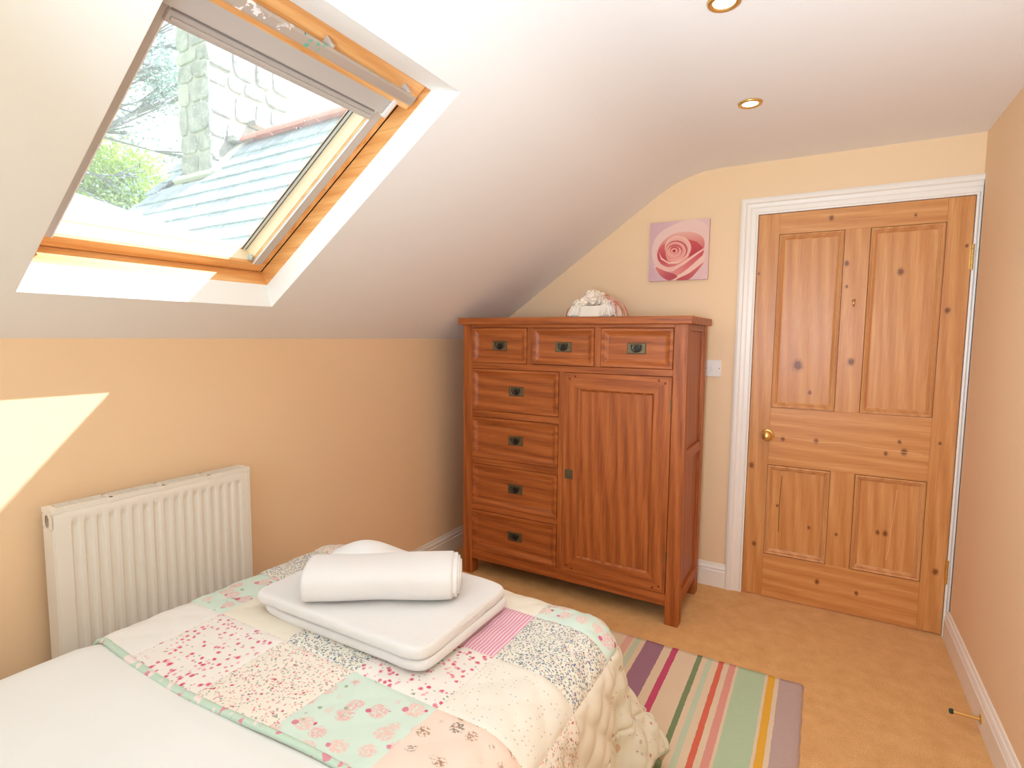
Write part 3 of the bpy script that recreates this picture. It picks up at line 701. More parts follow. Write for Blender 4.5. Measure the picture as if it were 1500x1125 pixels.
def bed():
    r = thing('bed', 'bed standing against the low wall, hidden under white duvet and quilt', 'bed', (0.93, 0.4, 0))
    base = plain('divan_cloth', (226, 218, 206), 0.9); mt = plain('mattress_ticking', (240, 236, 230), 0.9)
    MB().box(0.42, 1.44, -0.60, 1.33, 0.08, 0.30).build('divan_base', base, r, bevel=0.02)
    MB().box(0.41, 1.45, -0.60, 1.34, 0.302, 0.50).build('mattress', mt, r, bevel=0.05)
    for x in (0.48, 1.38):
        for y in (-0.5, 1.25): MB().lathe([(0, 0), (.022, 0), (.026, .08), (0, .08)], (x, y, 0.0131 if x > 1 and y > 0 else 0), (0, 0, 1), 14).build('leg', M_DARK, r)
    MB().box(0.40, 1.46, -0.66, -0.61, 0.0, 1.0).build('headboard', base, r, bevel=0.02)
    d = uv_sheet('white_duvet', 0.16, 1.84, -0.58, 1.70, 84, 110,
        lambda a, b, u, v: cloth(a, b, -0.020, ZT + 0.002 * math.sin(a * 9 + b * 3) + (0.022 if b < .60 else 0.022 * max(0, 1 - (b - .60) / .12)) * 1.0, 0.8) + Vector((0, 0, 0.004 * mnoise.noise(Vector((a * 5, b * 5, 0))))),
        plain('white_cotton', (226, 224, 222), 0.85, 0.1, bump=(60, .12, .003)), None, 0.012)
    tag(d, 'plain white duvet showing at the near end of the bed', 'duvet')
    # quilt
    q_a = [0.05, 0.30, 0.555, 0.825, 1.072, 1.318, 1.567, 1.790, 1.930]; q_b = [0.645, 0.882, 1.110, 1.338, 1.590, 1.800]
    pat = {  # row (along) -> column (across)
        0: ['dots', 'white', 'redfloral', 'tinyfloral', 'mint', 'peach', 'tinyfloral', 'blue'],
        1: ['redfloral', 'mint', 'cream', 'blue', 'redfloral', 'dots', 'tinyfloral', 'mint'],
        2: ['cream', 'blue', 'redfloral', 'mint', 'stripe', 'blue', 'cream', 'sparse'],
        3: ['mint', 'tinyfloral', 'peach', 'cream', 'cream', 'mint', 'sparse', 'sparse'],
        4: ['white', 'cream', 'blue', 'tinyfloral', 'redfloral', 'cream', 'sparse', 'sparse']}
    def Q(a, b, off): 
        bb = b + (0.012 * math.sin(a * 6 + .4) if b < .7 else 0) * (1 - min(1, (b - .645) / .06) if b > .645 else 1)
        return cloth(a, bb, off)
    root = uv_sheet('patchwork_quilt', q_a[0], q_a[-1], q_b[0], q_b[-1], 90, 70, lambda a, b, u, v: Q(a, b, -0.001), FAB['lining'], None, 0.006)
    tag(root, 'pastel floral patchwork quilt draped over the foot of the bed', 'quilt')
    def puff(a, b):
        k = abs(math.sin(math.pi * (a + b) / 0.115)) * abs(math.sin(math.pi * (a - b) / 0.115))
        hang = min(1, max(0, max(a - BX1, b - BY1, BX0 - a) / .2))
        return 0.0012 + (0.0035 + 0.009 * hang) * k ** 0.6
    def pfn(a, b, u, v):
        e = min(u, 1 - u, v, 1 - v)
        k = min(1, e / 0.06)
        return Q(a, b, 0.0008 + puff(a, b) * (0.15 + 0.85 * k ** .5))
    names = {'white': 'plain white', 'cream': 'plain cream', 'dots': 'cream with fine dots', 'redfloral': 'white with red flowers', 'tinyfloral': 'dense tiny pink floral', 'blue': 'dense blue-grey floral',
             'mint': 'mint with pink roses', 'peach': 'peach with sprigs', 'stripe': 'pink and white striped', 'sparse': 'pale sparse floral'}
    for j in range(len(q_b) - 1):
        for i in range(len(q_a) - 1):
            k = pat[j][i]
            p = uv_sheet('patch', q_a[i], q_a[i + 1], q_b[j], q_b[j + 1], 26, 26, pfn, FAB[k], root); p['label'] = names[k] + ' patch'
    # binding strip along the edges (rounded)
    def strip(fa):
        pts = [fa(i / 90) for i in range(91)]; return pts
    for nm, fa in [('near', lambda t: (q_a[0] + (q_a[-1] - q_a[0]) * t, q_b[0])), ('foot', lambda t: (q_a[0] + (q_a[-1] - q_a[0]) * t, q_b[-1])), ('right', lambda t: (q_a[-1], q_b[0] + (q_b[-1] - q_b[0]) * t)), ('left', lambda t: (q_a[0], q_b[0] + (q_b[-1] - q_b[0]) * t))]:
        dirn = {'near': (0, 1), 'foot': (0, -1), 'right': (-1, 0), 'left': (1, 0)}[nm]
        def fnb(a, b, u, v, fa=fa, dirn=dirn):
            aa, bb = fa(u); w = [(-.002, -.006), (-.004, .001), (0.0, .005), (.008, .0055), (.011, .0035)][round(v * 4)]
            return Q(aa + dirn[0] * w[0], bb + dirn[1] * w[0], w[1])
        uv_sheet('binding', 0, 1.9, 0, .02, 120, 4, fnb, FAB['binding'], root)
bed()

# ------------------------------------------------------------------ towels
def terry():
    n = NM('white_terry', 0.95, 0.05); v = n.coord(); n.color(lin((230, 226, 224)))
    n.bump(n.math('ADD', n.noise(v, 420, 3, .8), n.math('MULTIPLY', n.noise(v, 30, 3), .8)), 0.5, 0.004)
    n.p.inputs['Sheen Weight'].default_value = 0.3; return n.m
M_TERRY = terry()
def towels():
    r = thing('bath_towel', 'large white bath towel folded flat on the quilt', 'towel', (0.95, 1.12, ZT))
    def slab(x0, x1, y0, y1, z0, z1, name, seed, back=None):
        cx, cy, cz = (x0 + x1) / 2, (y0 + y1) / 2, (z0 + z1) / 2; hx, hy, hz = (x1 - x0) / 2, (y1 - y0) / 2, (z1 - z0) / 2
        nu, nv = 120, 14; vs = []; m = MB()
        # rounded rectangle outline x rounded edge profile
        def P(u, v):
            a = 2 * math.pi * u; c, s = math.cos(a), math.sin(a)
            e = 0.16; X = math.copysign(abs(c) ** e, c); Y = math.copysign(abs(s) ** e, s)
            ph = -math.pi / 2 + math.pi * v; rr = max(0, math.cos(ph)) ** .5; h = math.sin(ph)
            ins = hz * (1 - rr) * 1.0
            x = cx + X * (hx - ins); y = cy + Y * (hy - ins)
            nz = mnoise.noise(Vector((x * 7 + seed, y * 7, seed)))
            z = cz + h * hz + 0.005 * nz + 0.002 * math.sin(x * 30 + seed)
            return Vector((x + .004 * mnoise.noise(Vector((y * 14, seed, z * 9))), y + .005 * mnoise.noise(Vector((x * 12, seed + 3, 0))), z))
        m.grid(P, nu, nv)
        # caps
        for v in (0, 1):
            ringp = [P(i / nu, v) for i in range(nu)]
            K = 10; vs = []
            c0 = sum(ringp, Vector()) / nu
            for k in range(K + 1):
                t = k / K
                for p in ringp:
                    q = p.lerp(c0, t); q.z = (cz + (hz if v else -hz)) + 0.005 * mnoise.noise(Vector((q.x * 7 + seed, q.y * 7, seed))) + .002 * math.sin(q.x * 30 + seed); vs.append(q)
            fs = []
            for k in range(K):
                for i in range(nu):
                    f = (k * nu + i, k * nu + (i + 1) % nu, (k + 1) * nu + (i + 1) % nu, (k + 1) * nu + i); fs.append(f if v else f[::-1])
            m.add(vs, fs)
        return m.build(name, M_TERRY, r, smooth=True)
    z = ZT + 0.009
    slab(0.645, 1.238, 0.935, 1.345, z, z + 0.028, 'towel_fold', 1.0)
    slab(0.626, 1.234, 0.926, 1.340, z + 0.028, z + 0.060, 'towel_fold', 4.0)
    # thin folded layers at the right edge
    for i, zz in enumerate((z + .004, z + .019, z + .034, z + .049)):
        MB().tube([(1.226 + .002 * (i % 2) - .010 * (abs(t - 5) / 5) ** 4, 0.955 + t * .0365, zz + .0015 * math.sin(t)) for t in range(11)], [.001, .004] + [.0058] * 7 + [.004, .001], 8).build('towel_hem', M_TERRY, r, smooth=True)
    top = z + 0.060
    # rolled hand towel
    r2 = thing('hand_towel', 'white hand towel loosely rolled on top of the folded bath towel', 'towel', (0.93, 1.12, top))
    ax = Vector((0.354, 0.238, 0)).normalized(); pe = Vector((-ax.y, ax.x, 0)); L = 0.425
    O = Vector((0.832, 0.916, top))
    def body(hd, hh, t0, t1, shift, name, lift=0, seed=0, taper=.0, mat=M_TERRY):
        def P(u, v):
            t = t0 + (t1 - t0) * u; a = 2 * math.pi * v
            e = min(1, math.sin(math.pi * min(1, max(0, u))) ** 0.5 * 1.6) if 0 < u < 1 else 0
            e = min(1, (min(u, 1 - u) / 0.035)) ** .5 if 0 < u < 1 else 0.0
            e = .0 + e
            c, s = math.cos(a), math.sin(a)
            Y = math.copysign(abs(c) ** .8, c) * hd * (0.86 + .14 * e) * (1 - taper * (1 - u)); Z = math.copysign(abs(s) ** .75, s) * hh * (1 - taper * (1 - u) * .6)
            if u in (0, 1): Y *= .0; Z *= .0
            base = O + ax * (t * L) + pe * (shift + hd)
            nz = mnoise.noise(Vector((t * 3, a * 1.2 + seed, seed)))
            return base + pe * (Y * (1 + .05 * nz)) + Vector((0, 0, max(0.0015, hh + lift + Z * (1 + .05 * nz))))
        return MB().grid(P, 60, 40).build(name, mat, r2, smooth=True)
    body(0.090, 0.052, 0.0, 0.97, 0.0, 'roll', 0, 2.0, .06)
    for k, (hd, hh, t1) in enumerate([(.084, .048, 0.985), (.073, .042, 1.0), (.058, .034, 1.012)]): body(hd, hh, 0.9, t1, .090 - hd, 'roll_layer', .052 - hh - (.0 if k == 0 else .0), 5. + k)
    # raised fold lying behind the roll
    def hump(u, v):
        t = u; a = math.pi * v
        pk = math.exp(-((t - 0.36) / 0.30) ** 2); h = 0.050 + 0.064 * pk; wd = 0.085
        e = min(1, min(u, 1 - u) / .12) ** .5 if 0 < u < 1 else 0
        base = O + ax * ((0.0 + 0.92 * t) * L) + pe * (0.185)
        return base + pe * (math.cos(a) * wd * (.4 + .6 * e)) + Vector((0, 0, .001 + math.sin(a) ** .8 * h * e if a > 0 else .001))
    MB().grid(hump, 40, 20).build('raised_fold', M_TERRY, r2, smooth=True)
towels()

# ------------------------------------------------------------------ gift basket on the wardrobe
def basket():
    z = 1.4665
    r = thing('gift_basket', 'small white lace-trimmed gift basket on top of the oak cabinet', 'basket', (0.92, 2.76, z))
    lace = plain('white_lace', (240, 228, 210), 0.9, .1, bump=(220, .5, .003)); pink = plain('pink_ribbon', (240, 176, 176), 0.4, .4); red = plain('red_ribbon', (206, 70, 66), .5)
    b = MB()
    b.nest(0.822, 1.045, 2.69, 2.84, [(0.006, z), (0.0, z + 0.06)], cap=False, put=lambda x, d, y: (x, y, d))
    b.nest(0.822, 1.045, 2.69, 2.84, [(0.006, z), (0.03, z + 0.001)], cap=True, put=lambda x, d, y: (x, y, d))
    b.build('box', plain('white_card', (246, 240, 228), .7), r)
    def frill(u, v):
        a = 2 * math.pi * u; c, s = math.cos(a), math.sin(a); e = .35
        X = math.copysign(abs(c) ** e, c); Y = math.copysign(abs(s) ** e, s); ruf = .010 * math.sin(a * 26) + .006 * math.sin(a * 11)
        w = 0.004 + v * .012 + ruf * v
        return Vector((.9335 + X * (.112 + w), 2.765 + Y * (.076 + w), z + 0.066 - v * .056 + .004 * math.sin(a * 9)))
    MB().grid(frill, 260, 6).build('lace_frill', lace, r, smooth=True)
    m = MB()
    for k in range(26):
        cx = random.uniform(.84, 1.02); cy = random.uniform(2.72, 2.81); h = .075 + .045 * math.exp(-((cx - .925) / .05) ** 2) + random.uniform(-.012, .008); s = random.uniform(.018, .034); a0 = random.random() * 6
        def crump(u, v, cx=cx, cy=cy, h=h, s=s, a0=a0):
            ph = math.pi * (v - .5) * .98; a = 2 * math.pi * u + a0
            q = Vector((math.cos(a) * math.cos(ph), math.sin(a) * math.cos(ph), math.sin(ph))); n_ = 1 + .6 * mnoise.noise(q * 2.2 + Vector((a0, k, 0)))
            return Vector((cx, cy, z + h - .012)) + q * s * n_
        m.grid(crump, 16, 10)
    m.build('tissue', plain('crumpled_tissue', (244, 228, 208), .8), r)
    def ribbon(pts, w, mat, nm='ribbon'):
        m = MB(); P = [Vector(p) for p in pts]
        vs = []
        for p in P: vs += [p + Vector((0, -w, 0.0)), p + Vector((0, w, 0.002))]
        m.add(vs, [(2 * i, 2 * i + 1, 2 * i + 3, 2 * i + 2) for i in range(len(P) - 1)])
        o = m.build(nm, mat, r, smooth=True); s = o.modifiers.new('s', 'SOLIDIFY'); s.thickness = .0012
    def arc(p0, p1, p2, n=10): return [tuple(Vector(p0) * (1 - t) ** 2 + Vector(p1) * 2 * t * (1 - t) + Vector(p2) * t * t) for t in [i / n for i in range(n + 1)]]
    ribbon(arc((.84, 2.74, z + .08), (.93, 2.73, z + .21), (1.00, 2.74, z + .09)), .006, lace, 'lace_loop')
    ribbon(arc((.95, 2.72, z + .105), (1.02, 2.70, z + .125), (1.05, 2.70, z + .085)), .009, pink)
    ribbon(arc((1.03, 2.69, z + .09), (1.07, 2.68, z + .09), (1.075, 2.67, z + .02)), .010, pink)
    ribbon(arc((1.05, 2.72, z + .09), (1.10, 2.71, z + .09), (1.125, 2.70, z + .004)), .006, pink)
    ribbon(arc((1.05, 2.70, z + .085), (1.10, 2.69, z + .06), (1.11, 2.68, z + .003)), .003, red)
    ribbon(arc((1.06, 2.73, z + .085), (1.11, 2.72, z + .07), (1.128, 2.715, z + .003)), .003, red)
    ribbon(arc((1.0, 2.70, z + .11), (1.02, 2.69, z + .12), (1.035, 2.69, z + .105)), .003, red)
    ribbon(arc((.83, 2.70, z + .06), (.795, 2.69, z + .06), (.80, 2.68, z + .003)), .004, red)
basket()

# ------------------------------------------------------------------ rose picture (flat print on a canvas)
def picture():
    x0, x1, z0, z1 = 1.122, 1.441, 1.682, 2.002; N = 170
    U, V = np.meshgrid(np.linspace(0, 1, N), np.linspace(0, 1, N))
    X = 195 + U * 745; top = 265 - .107 * (X - 195); bot = 990 - .067 * (X - 195); Y = bot - V * (bot - top)
    img = np.zeros((N, N, 3)); c0 = np.array([226, 186, 182.]); c1 = np.array([214, 172, 176.])
    img[:] = c0; img += (c1 - c0) * (1 - U)[..., None]
    def inside(poly):
        P = np.array(poly, float); ins = np.zeros(X.shape, bool); n = len(P)
        for i in range(n):
            xa, ya = P[i]; xb, yb = P[(i + 1) % n]
            cond = ((ya > Y) != (yb > Y)) & (X < (xb - xa) * (Y - ya) / ((yb - ya) + 1e-9) + xa); ins ^= cond
        return ins
    def smooth(poly, k=6):
        P = [np.array(p, float) for p in poly]; n = len(P); out = []
        for i in range(n):
            p0, p1, p2, p3 = P[i - 1], P[i], P[(i + 1) % n], P[(i + 2) % n]
            for j in range(k):
                t = j / k; out.append(.5 * ((2 * p1) + (-p0 + p2) * t + (2 * p0 - 5 * p1 + 4 * p2 - p3) * t * t + (-p0 + 3 * p1 - 3 * p2 + p3) * t ** 3))
        return out
    def fill(poly, ca, cb, g, sm=True):      # gradient from point g0 to g1
        m = inside(smooth(poly) if sm else poly); (gx0, gy0), (gx1, gy1) = g
        t = np.clip(((X - gx0) * (gx1 - gx0) + (Y - gy0) * (gy1 - gy0)) / ((gx1 - gx0) ** 2 + (gy1 - gy0) ** 2), 0, 1)[..., None]
        col = np.array(ca, float) * (1 - t) + np.array(cb, float) * t; img[m] = col[m]
    def ell(cx, cy, rx, ry, ca, cb, rot=0.0):
        dx, dy = X - cx, Y - cy; c, s = math.cos(rot), math.sin(rot); a = (dx * c + dy * s) / rx; b = (-dx * s + dy * c) / ry
        d = np.sqrt(a * a + b * b); m = d < 1; col = np.array(ca, float) * (1 - d[..., None]) + np.array(cb, float) * d[..., None]; img[m] = col[m]
    fill([(228, 600), (290, 420), (450, 300), (700, 205), (880, 250), (935, 400), (930, 640), (860, 800), (600, 960), (450, 960), (280, 800)], (234, 198, 186), (230, 186, 172), ((300, 300), (600, 900)))
    fill([(300, 640), (340, 520), (440, 420), (560, 370), (720, 360), (860, 420), (885, 540), (820, 640), (640, 740), (450, 800), (330, 740)], (232, 176, 158), (204, 96, 92), ((600, 350), (640, 640)))
    fill([(690, 450), (790, 480), (875, 555), (800, 620), (720, 670), (690, 600)], (204, 84, 84), (184, 62, 72), ((700, 460), (780, 640)), False)
    fill([(308, 600), (385, 515), (405, 600), (430, 740), (400, 760), (330, 740), (303, 680)], (214, 100, 96), (180, 64, 74), ((330, 560), (360, 740)))
    ell(560, 560, 165, 150, (220, 130, 120), (238, 186, 168)); ell(543, 588, 140, 118, (200, 100, 96), (190, 84, 84)); ell(535, 598, 128, 112, (212, 110, 106), (236, 168, 152))
    ell(528, 592, 92, 76, (200, 90, 88), (196, 92, 90)); ell(522, 606, 84, 66, (222, 134, 124), (238, 170, 152)); ell(520, 588, 56, 46, (186, 70, 74), (196, 84, 84)); ell(517, 598, 42, 34, (222, 130, 120), (240, 176, 158)); ell(515, 600, 21, 19, (150, 40, 48), (180, 66, 70))
    fill([(410, 590), (430, 650), (520, 700), (640, 690), (700, 640), (660, 700), (560, 740), (450, 730), (410, 660)], (224, 132, 122), (238, 176, 158), ((420, 600), (600, 740)))
    fill([(320, 610), (370, 690), (450, 745), (560, 735), (690, 670), (640, 760), (480, 805), (360, 770), (312, 690)], (198, 72, 78), (226, 140, 130), ((340, 640), (600, 780)))
    fill([(315, 605), (360, 690), (450, 742), (560, 738), (690, 680), (560, 755), (450, 760), (350, 705)], (246, 206, 186), (244, 200, 180), ((0, 0), (100, 0)), False)
    fill([(300, 760), (400, 800), (520, 790), (680, 700), (780, 640), (875, 575), (800, 700), (640, 820), (480, 870), (370, 850)], (238, 184, 164), (230, 160, 146), ((400, 800), (800, 640)))
    fill([(875, 580), (860, 660), (760, 770), (640, 860), (570, 900), (470, 850), (620, 760), (760, 650)], (204, 84, 92), (226, 142, 130), ((840, 620), (520, 860)))
    fill([(875, 560), (760, 640), (660, 715), (470, 848), (500, 855), (640, 770), (770, 665), (872, 585)], (246, 208, 186), (240, 190, 170), ((0, 0), (100, 0)), False)
    fill([(262, 792), (400, 840), (560, 900), (700, 810), (880, 640), (890, 700), (760, 850), (560, 955), (430, 955), (320, 880)], (240, 200, 182), (238, 192, 172), ((300, 800), (800, 800)))
    fill([(280, 805), (400, 848), (565, 905), (500, 962), (430, 962), (340, 900)], (214, 120, 112), (186, 78, 84), ((340, 820), (450, 950)))
    fill([(550, 960), (700, 880), (790, 810), (885, 735), (800, 860), (700, 955)], (208, 110, 106), (190, 80, 84), ((850, 760), (620, 950)))
    r = thing('rose_picture', 'square unframed canvas print of a pink rose beside the door', 'picture', ((x0 + x1) / 2, D, (z0 + z1) / 2))
    MB().box(x0, x1, D - 0.018, D - 0.0005, z0, z1).build('canvas', plain('canvas_edge', (196, 150, 140), .8), r, bevel=.002)
    o = origin(r); me = bpy.data.meshes.new('print')
    vs = [(x0 + U[j, i] * (x1 - x0) - o[0], D - 0.0186 - o[1], z0 + V[j, i] * (z1 - z0) - o[2]) for j in range(N) for i in range(N)]
    fs = [(j * N + i, j * N + i + 1, (j + 1) * N + i + 1, (j + 1) * N + i) for j in range(N - 1) for i in range(N - 1)]
    me.from_pydata(vs, [], fs); at = me.color_attributes.new('paint', 'FLOAT_COLOR', 'POINT')
    c = img.reshape(-1, 3) / 255; c = np.where(c <= .04045, c / 12.92, ((c + .055) / 1.055) ** 2.4); at.data.foreach_set('color', np.concatenate([c, np.ones((len(c), 1))], 1).ravel())
    n = NM('rose_print', .6, .3); a = n.node('ShaderNodeVertexColor', layer_name='paint'); n.color(a.outputs[0]); link('print', me, n.m, r)
picture()

# ------------------------------------------------------------------ small fittings
def fittings():
    r = thing('light_switch', 'white plastic single light switch between cabinet and door', 'light switch', (1.484, D, 1.205))
    MB().box(1.441, 1.527, D - 0.009, D - .0003, 1.160, 1.250).build('switch_plate', M_PLASTIC, r, bevel=.0025)
    MB().box(1.472, 1.486, D - 0.013, D - .008, 1.190, 1.222).build('rocker', M_PLASTIC, r, bevel=.001)
    for x in (1.4505, 1.5175): MB().lathe([(0, 0), (.0028, 0), (.0022, .001), (0, .001)], (x, D - .009, 1.205), (0, -1, 0), 10).build('screw', plain('screw_metal', (130, 110, 96), .4, .5, .6), r)
    r = thing('door_stop', 'brass rod door stop with dark green tip on the right skirting', 'door stop', (WX - 0.018, 2.381, 0.045))
    MB().lathe([(0, 0), (.017, 0), (.017, .002), (.012, .005), (0, .005)], (WX - .0178, 2.381, .046), (-1, 0, 0), 20).build('base_plate', M_BRASS, r, smooth=False)
    MB().tube([(WX - .02, 2.381, .046), (WX - .096, 2.381, .0465)], .0062, 14).build('rod', M_BRASS, r, smooth=False)
    MB().lathe([(0, 0), (.0085, 0), (.0092, .006), (.0075, .011), (0, .013)], (WX - .095, 2.381, .0465), (-1, 0, 0), 16).build('rubber_tip', plain('green_rubber', (44, 66, 52), .7), r)
    for lab, (x, y), shown in [('brass-rimmed recessed downlight nearer the door', (1.709, 2.314), 1), ('brass-rimmed recessed downlight cut off by the top edge of the photo', (1.722, 1.603), 1),
                        ('added brass-rimmed recessed downlight, unseen above the viewpoint', (1.722, 0.0), 0)]:  # last downlight is added out of view for its light
        r = thing('downlight', lab, 'ceiling light', (x, y, H), group='recessed downlights')
        MB().lathe([(0.0285, 0.001), (0.030, .006), (.036, .008), (.042, .006), (.0445, 0.0), (0.0285, 0.0)], (x, y, H), (0, 0, -1), 36).build('rim', M_BRASS, r, smooth=True)
        e = NM('lamp_glow'); em = e.node('ShaderNodeEmission'); em.inputs[0].default_value = (1, .86, .66, 1); em.inputs[1].default_value = 9
        e.t.links.new(em.outputs[0], e.t.nodes['Material Output'].inputs['Surface'])
        MB().lathe([(0, 0.0008), (.0286, .0008), (.0286, .003), (0, .0032)], (x, y, H), (0, 0, -1), 28).build('lamp', e.m, r)
        light('downlight_beam', 'SPOT', (x, y, H - .012), 9, (1, .88, .74), (0, 0, -1), spot_size=math.radians(130), spot_blend=.9, shadow_soft_size=.03)
fittings()

# ------------------------------------------------------------------ outside: slated wing, chimney, trees, ground
def outside():
    g = NM('lawn', .95, .05); g.color(g.mix(g.noise(g.coord(), 3, 4), lin((120, 150, 70)), lin((170, 190, 110))))
    tag(MB().box(-60, 10, -40, 60, -3.4, -3.3).build('ground', g.m), 'grassy garden ground outside the roof window', 'ground', kind='structure')
    P = Vector((-3.499, 3.825, 3.405)); d1 = Vector((1, -.019, 0)).normalized(); b = math.radians(48.44)
    hz = Vector((-.019, -1, 0)).normalized(); d2 = hz * math.cos(b) - Vector((0, 0, 1)) * math.sin(b); nn = (hz * math.sin(b) + Vector((0, 0, 1)) * math.cos(b)).normalized()
    def RP(al, dn, up=0): return P + d1 * al + d2 * dn + nn * up
    wallm = plain('rendered_wall', (214, 206, 190), .9)
    r = thing('slate_roofed_wing', 'neighbouring wing with grey slate roof and red ridge tiles outside the window', 'building', RP(1, 1, 0))
    a0, a1, DN = -1.15, 3.3, 2.5
    m = MB(); q = [RP(a0, 0, -.03), RP(a1, 0, -.03), RP(a1, DN, -.03), RP(a0, DN, -.03)]; dn2 = Vector((-hz.x, -hz.y, 0)) * math.cos(b) - Vector((0, 0, 1)) * math.sin(b)
    q2 = [q[0] + dn2 * DN, q[1] + dn2 * DN]
    gz = -3.3
    vs = q + q2 + [Vector((p.x, p.y, gz)) for p in (q[2], q[3], q2[0], q2[1])]
    m.add(vs, [(0, 3, 2, 1), (0, 1, 5, 4), (3, 7, 6, 2), (4, 5, 9, 8), (0, 4, 8, 7, 3), (1, 2, 6, 9, 5)]); m.build('wing_wall', wallm, r)
    sl = NM('grey_slate', .55, .4); rn = sl.rnd(); base = sl.ramp(rn, [(0, lin((138, 148, 158))), (1, lin((176, 186, 194))), (.5, lin((158, 168, 178)))])
    sl.color(sl.mix(sl.step(sl.noise(sl.coord(), 14, 4), .35, .75), base, lin((196, 204, 206)))); sl.bump(sl.noise(sl.coord(), 40, 4), .3, .004)
    gauge = .210; w = .285; rows = int(DN / gauge); th = .012
    meshes = []
    for k in range(4):
        m = MB(); rng = random.Random(k); jj = [rng.uniform(-.004, .004) for _ in range(8)]
        ww = w - .006
        # slate in local axes: x along, y down, z up
        vs = [(jj[0], 0, 0), (ww + jj[1], 0, 0), (ww + jj[2] * .5, .29 + jj[3], .018), (jj[4] * .5 + .0, .29 + jj[5], .018)]
        vs2 = [(x, y, z + th) for x, y, z in vs]
        me = bpy.data.meshes.new('slate'); me.from_pydata(vs + vs2, [], [(3, 2, 1, 0), (4, 5, 6, 7), (0, 1, 5, 4), (1, 2, 6, 5), (2, 3, 7, 6), (3, 0, 4, 7)]); me.materials.append(sl.m); meshes.append(me)
    ro = origin(r); rot = Matrix((d1, d2, nn)).transposed().to_4x4()
    cnt = 0
    for j in range(rows):
        for i in range(17):
            al = a0 + (i - (.5 if j % 2 else 0)) * w
            if al < a0 - .01 or al + w > a1: continue
            # leave out the slates where the chimney passes through the roof
            dn = j * gauge + .02
            if al < -.02 and al + w > -.62 and dn < .45: continue
            o = bpy.data.objects.new('slate', random.choice(meshes)); COL.objects.link(o); o.parent = r
            mt = rot.copy(); p = RP(al, dn, random.uniform(0, .003)) - ro
            for c in range(3): mt[c][3] = p[c]
            o.matrix_local = mt; cnt += 1
    red = NM('red_ridge_clay', .7, .2); red.color(red.mix(red.noise(red.coord(), 8, 3), lin((206, 120, 100)), lin((226, 156, 136))))
    for i in range(9):
        al = i * .36 + .02
        m = MB(); n = 10; vs = []
        for e in (0, 1):
            for rr in (.135, .12):
                for k in range(n + 1):
                    a = math.pi * (k / n) * .86 + math.pi * .07
                    vs.append(P + d1 * (al + e * .352) + hz * (math.cos(a) * rr) + Vector((0, 0, math.sin(a) * rr * .9 - .055 + .004 * (i % 2))))
        N1 = n + 1; fs = []
        for k in range(n):
            fs += [(k, k + 1, 2 * N1 + k + 1, 2 * N1 + k), (N1 + k, 3 * N1 + k, 3 * N1 + k + 1, N1 + k + 1), (k, N1 + k, N1 + k + 1, k + 1), (2 * N1 + k, 2 * N1 + k + 1, 3 * N1 + k + 1, 3 * N1 + k)]
        fs += [(0, 2 * N1, 3 * N1, N1), (n, N1 + n, 3 * N1 + n, 2 * N1 + n)]
        m.add(vs, fs).build('ridge_tile', red.m, r)
    # chimney
    cx0, cx1, cy0, cy1, cz0, cz1 = -4.06, -3.506, 3.428, 4.42, 2.3, 6.2
    c = thing('stone_chimney', 'rubble stone chimney stack rising behind the slate roof', 'chimney', (-3.78, 3.92, cz0))
    mo = plain('lime_mortar', (190, 184, 170), .95, .1, bump=(30, .5, .01)); MB().box(cx0 + .03, cx1 - .03, cy0 + .03, cy1 - .03, cz0, cz1).build('mortar_core', mo, c)
    st = NM('rubble_stone', .9, .15); rn = st.rnd(); base = st.ramp(rn, [(0, lin((150, 148, 138))), (1, lin((196, 190, 174))), (.35, lin((172, 170, 160))), (.7, lin((160, 158, 152)))])
    st.color(st.mix(st.step(st.noise(st.coord(), 9, 5, .65), .4, .7), base, lin((206, 202, 190)))); st.bump(st.noise(st.coord(), 16, 5, .7), .8, .03)
    rg = random.Random(11)
    def face(org, ud, nd, width, z0, z1):
        z = z0
        while z < z1:
            h = rg.uniform(.14, .30); u = 0
            while u < width - .02:
                w_ = rg.uniform(.18, .44); w_ = min(w_, width - u)
                if width - u - w_ < .12: w_ = width - u
                g_ = .008; n = 14; cu, cz_ = u + w_ / 2, z + h / 2; pr = rg.uniform(.012, .03)
                vs = []; ph = rg.random() * 6
                for lay, (ins, dp) in enumerate([(0, -.005), (.003, pr * .7), (.016, pr), (.04, pr * 1.02)]):
                    for k in range(n):
                        a = 2 * math.pi * k / n; ca, sa = math.cos(a), math.sin(a); e = .46
                        X = math.copysign(abs(ca) ** e, ca) * (w_ / 2 - g_ - ins) * (1 + .06 * math.sin(3 * a + ph)); Z = math.copysign(abs(sa) ** e, sa) * (h / 2 - g_ - ins) * (1 + .10 * math.sin(2 * a + ph * 2))
                        vs.append(org + ud * (cu + X) + Vector((0, 0, cz_ + Z)) + nd * (dp + rg.uniform(-.003, .003)))
                fs = [(l * n + k, l * n + (k + 1) % n, (l + 1) * n + (k + 1) % n, (l + 1) * n + k) for l in range(3) for k in range(n)] + [tuple(range(3 * n, 4 * n))]
                MB().add(vs, fs).build('stone', st.m, c)
                u += w_
            z += h
    face(Vector((cx1 - .03, cy0, 0)), Vector((0, 1, 0)), Vector((1, 0, 0)), cy1 - cy0, 2.55, 5.6)
    face(Vector((cx1, cy0 + .03, 0)), Vector((-1, 0, 0)), Vector((0, -1, 0)), cx1 - cx0, 2.35, 5.6)
    # projecting weathering ledges over the roof line
    for (y, z, wd) in [(3.62, 3.36, .30), (3.88, 3.60, .30), (4.12, 3.64, .32)]:
        MB().box(cx1 - .05, cx1 + .10, y, y + wd, z, z + .06).build('ledge_stone', st.m, c, bevel=.012)
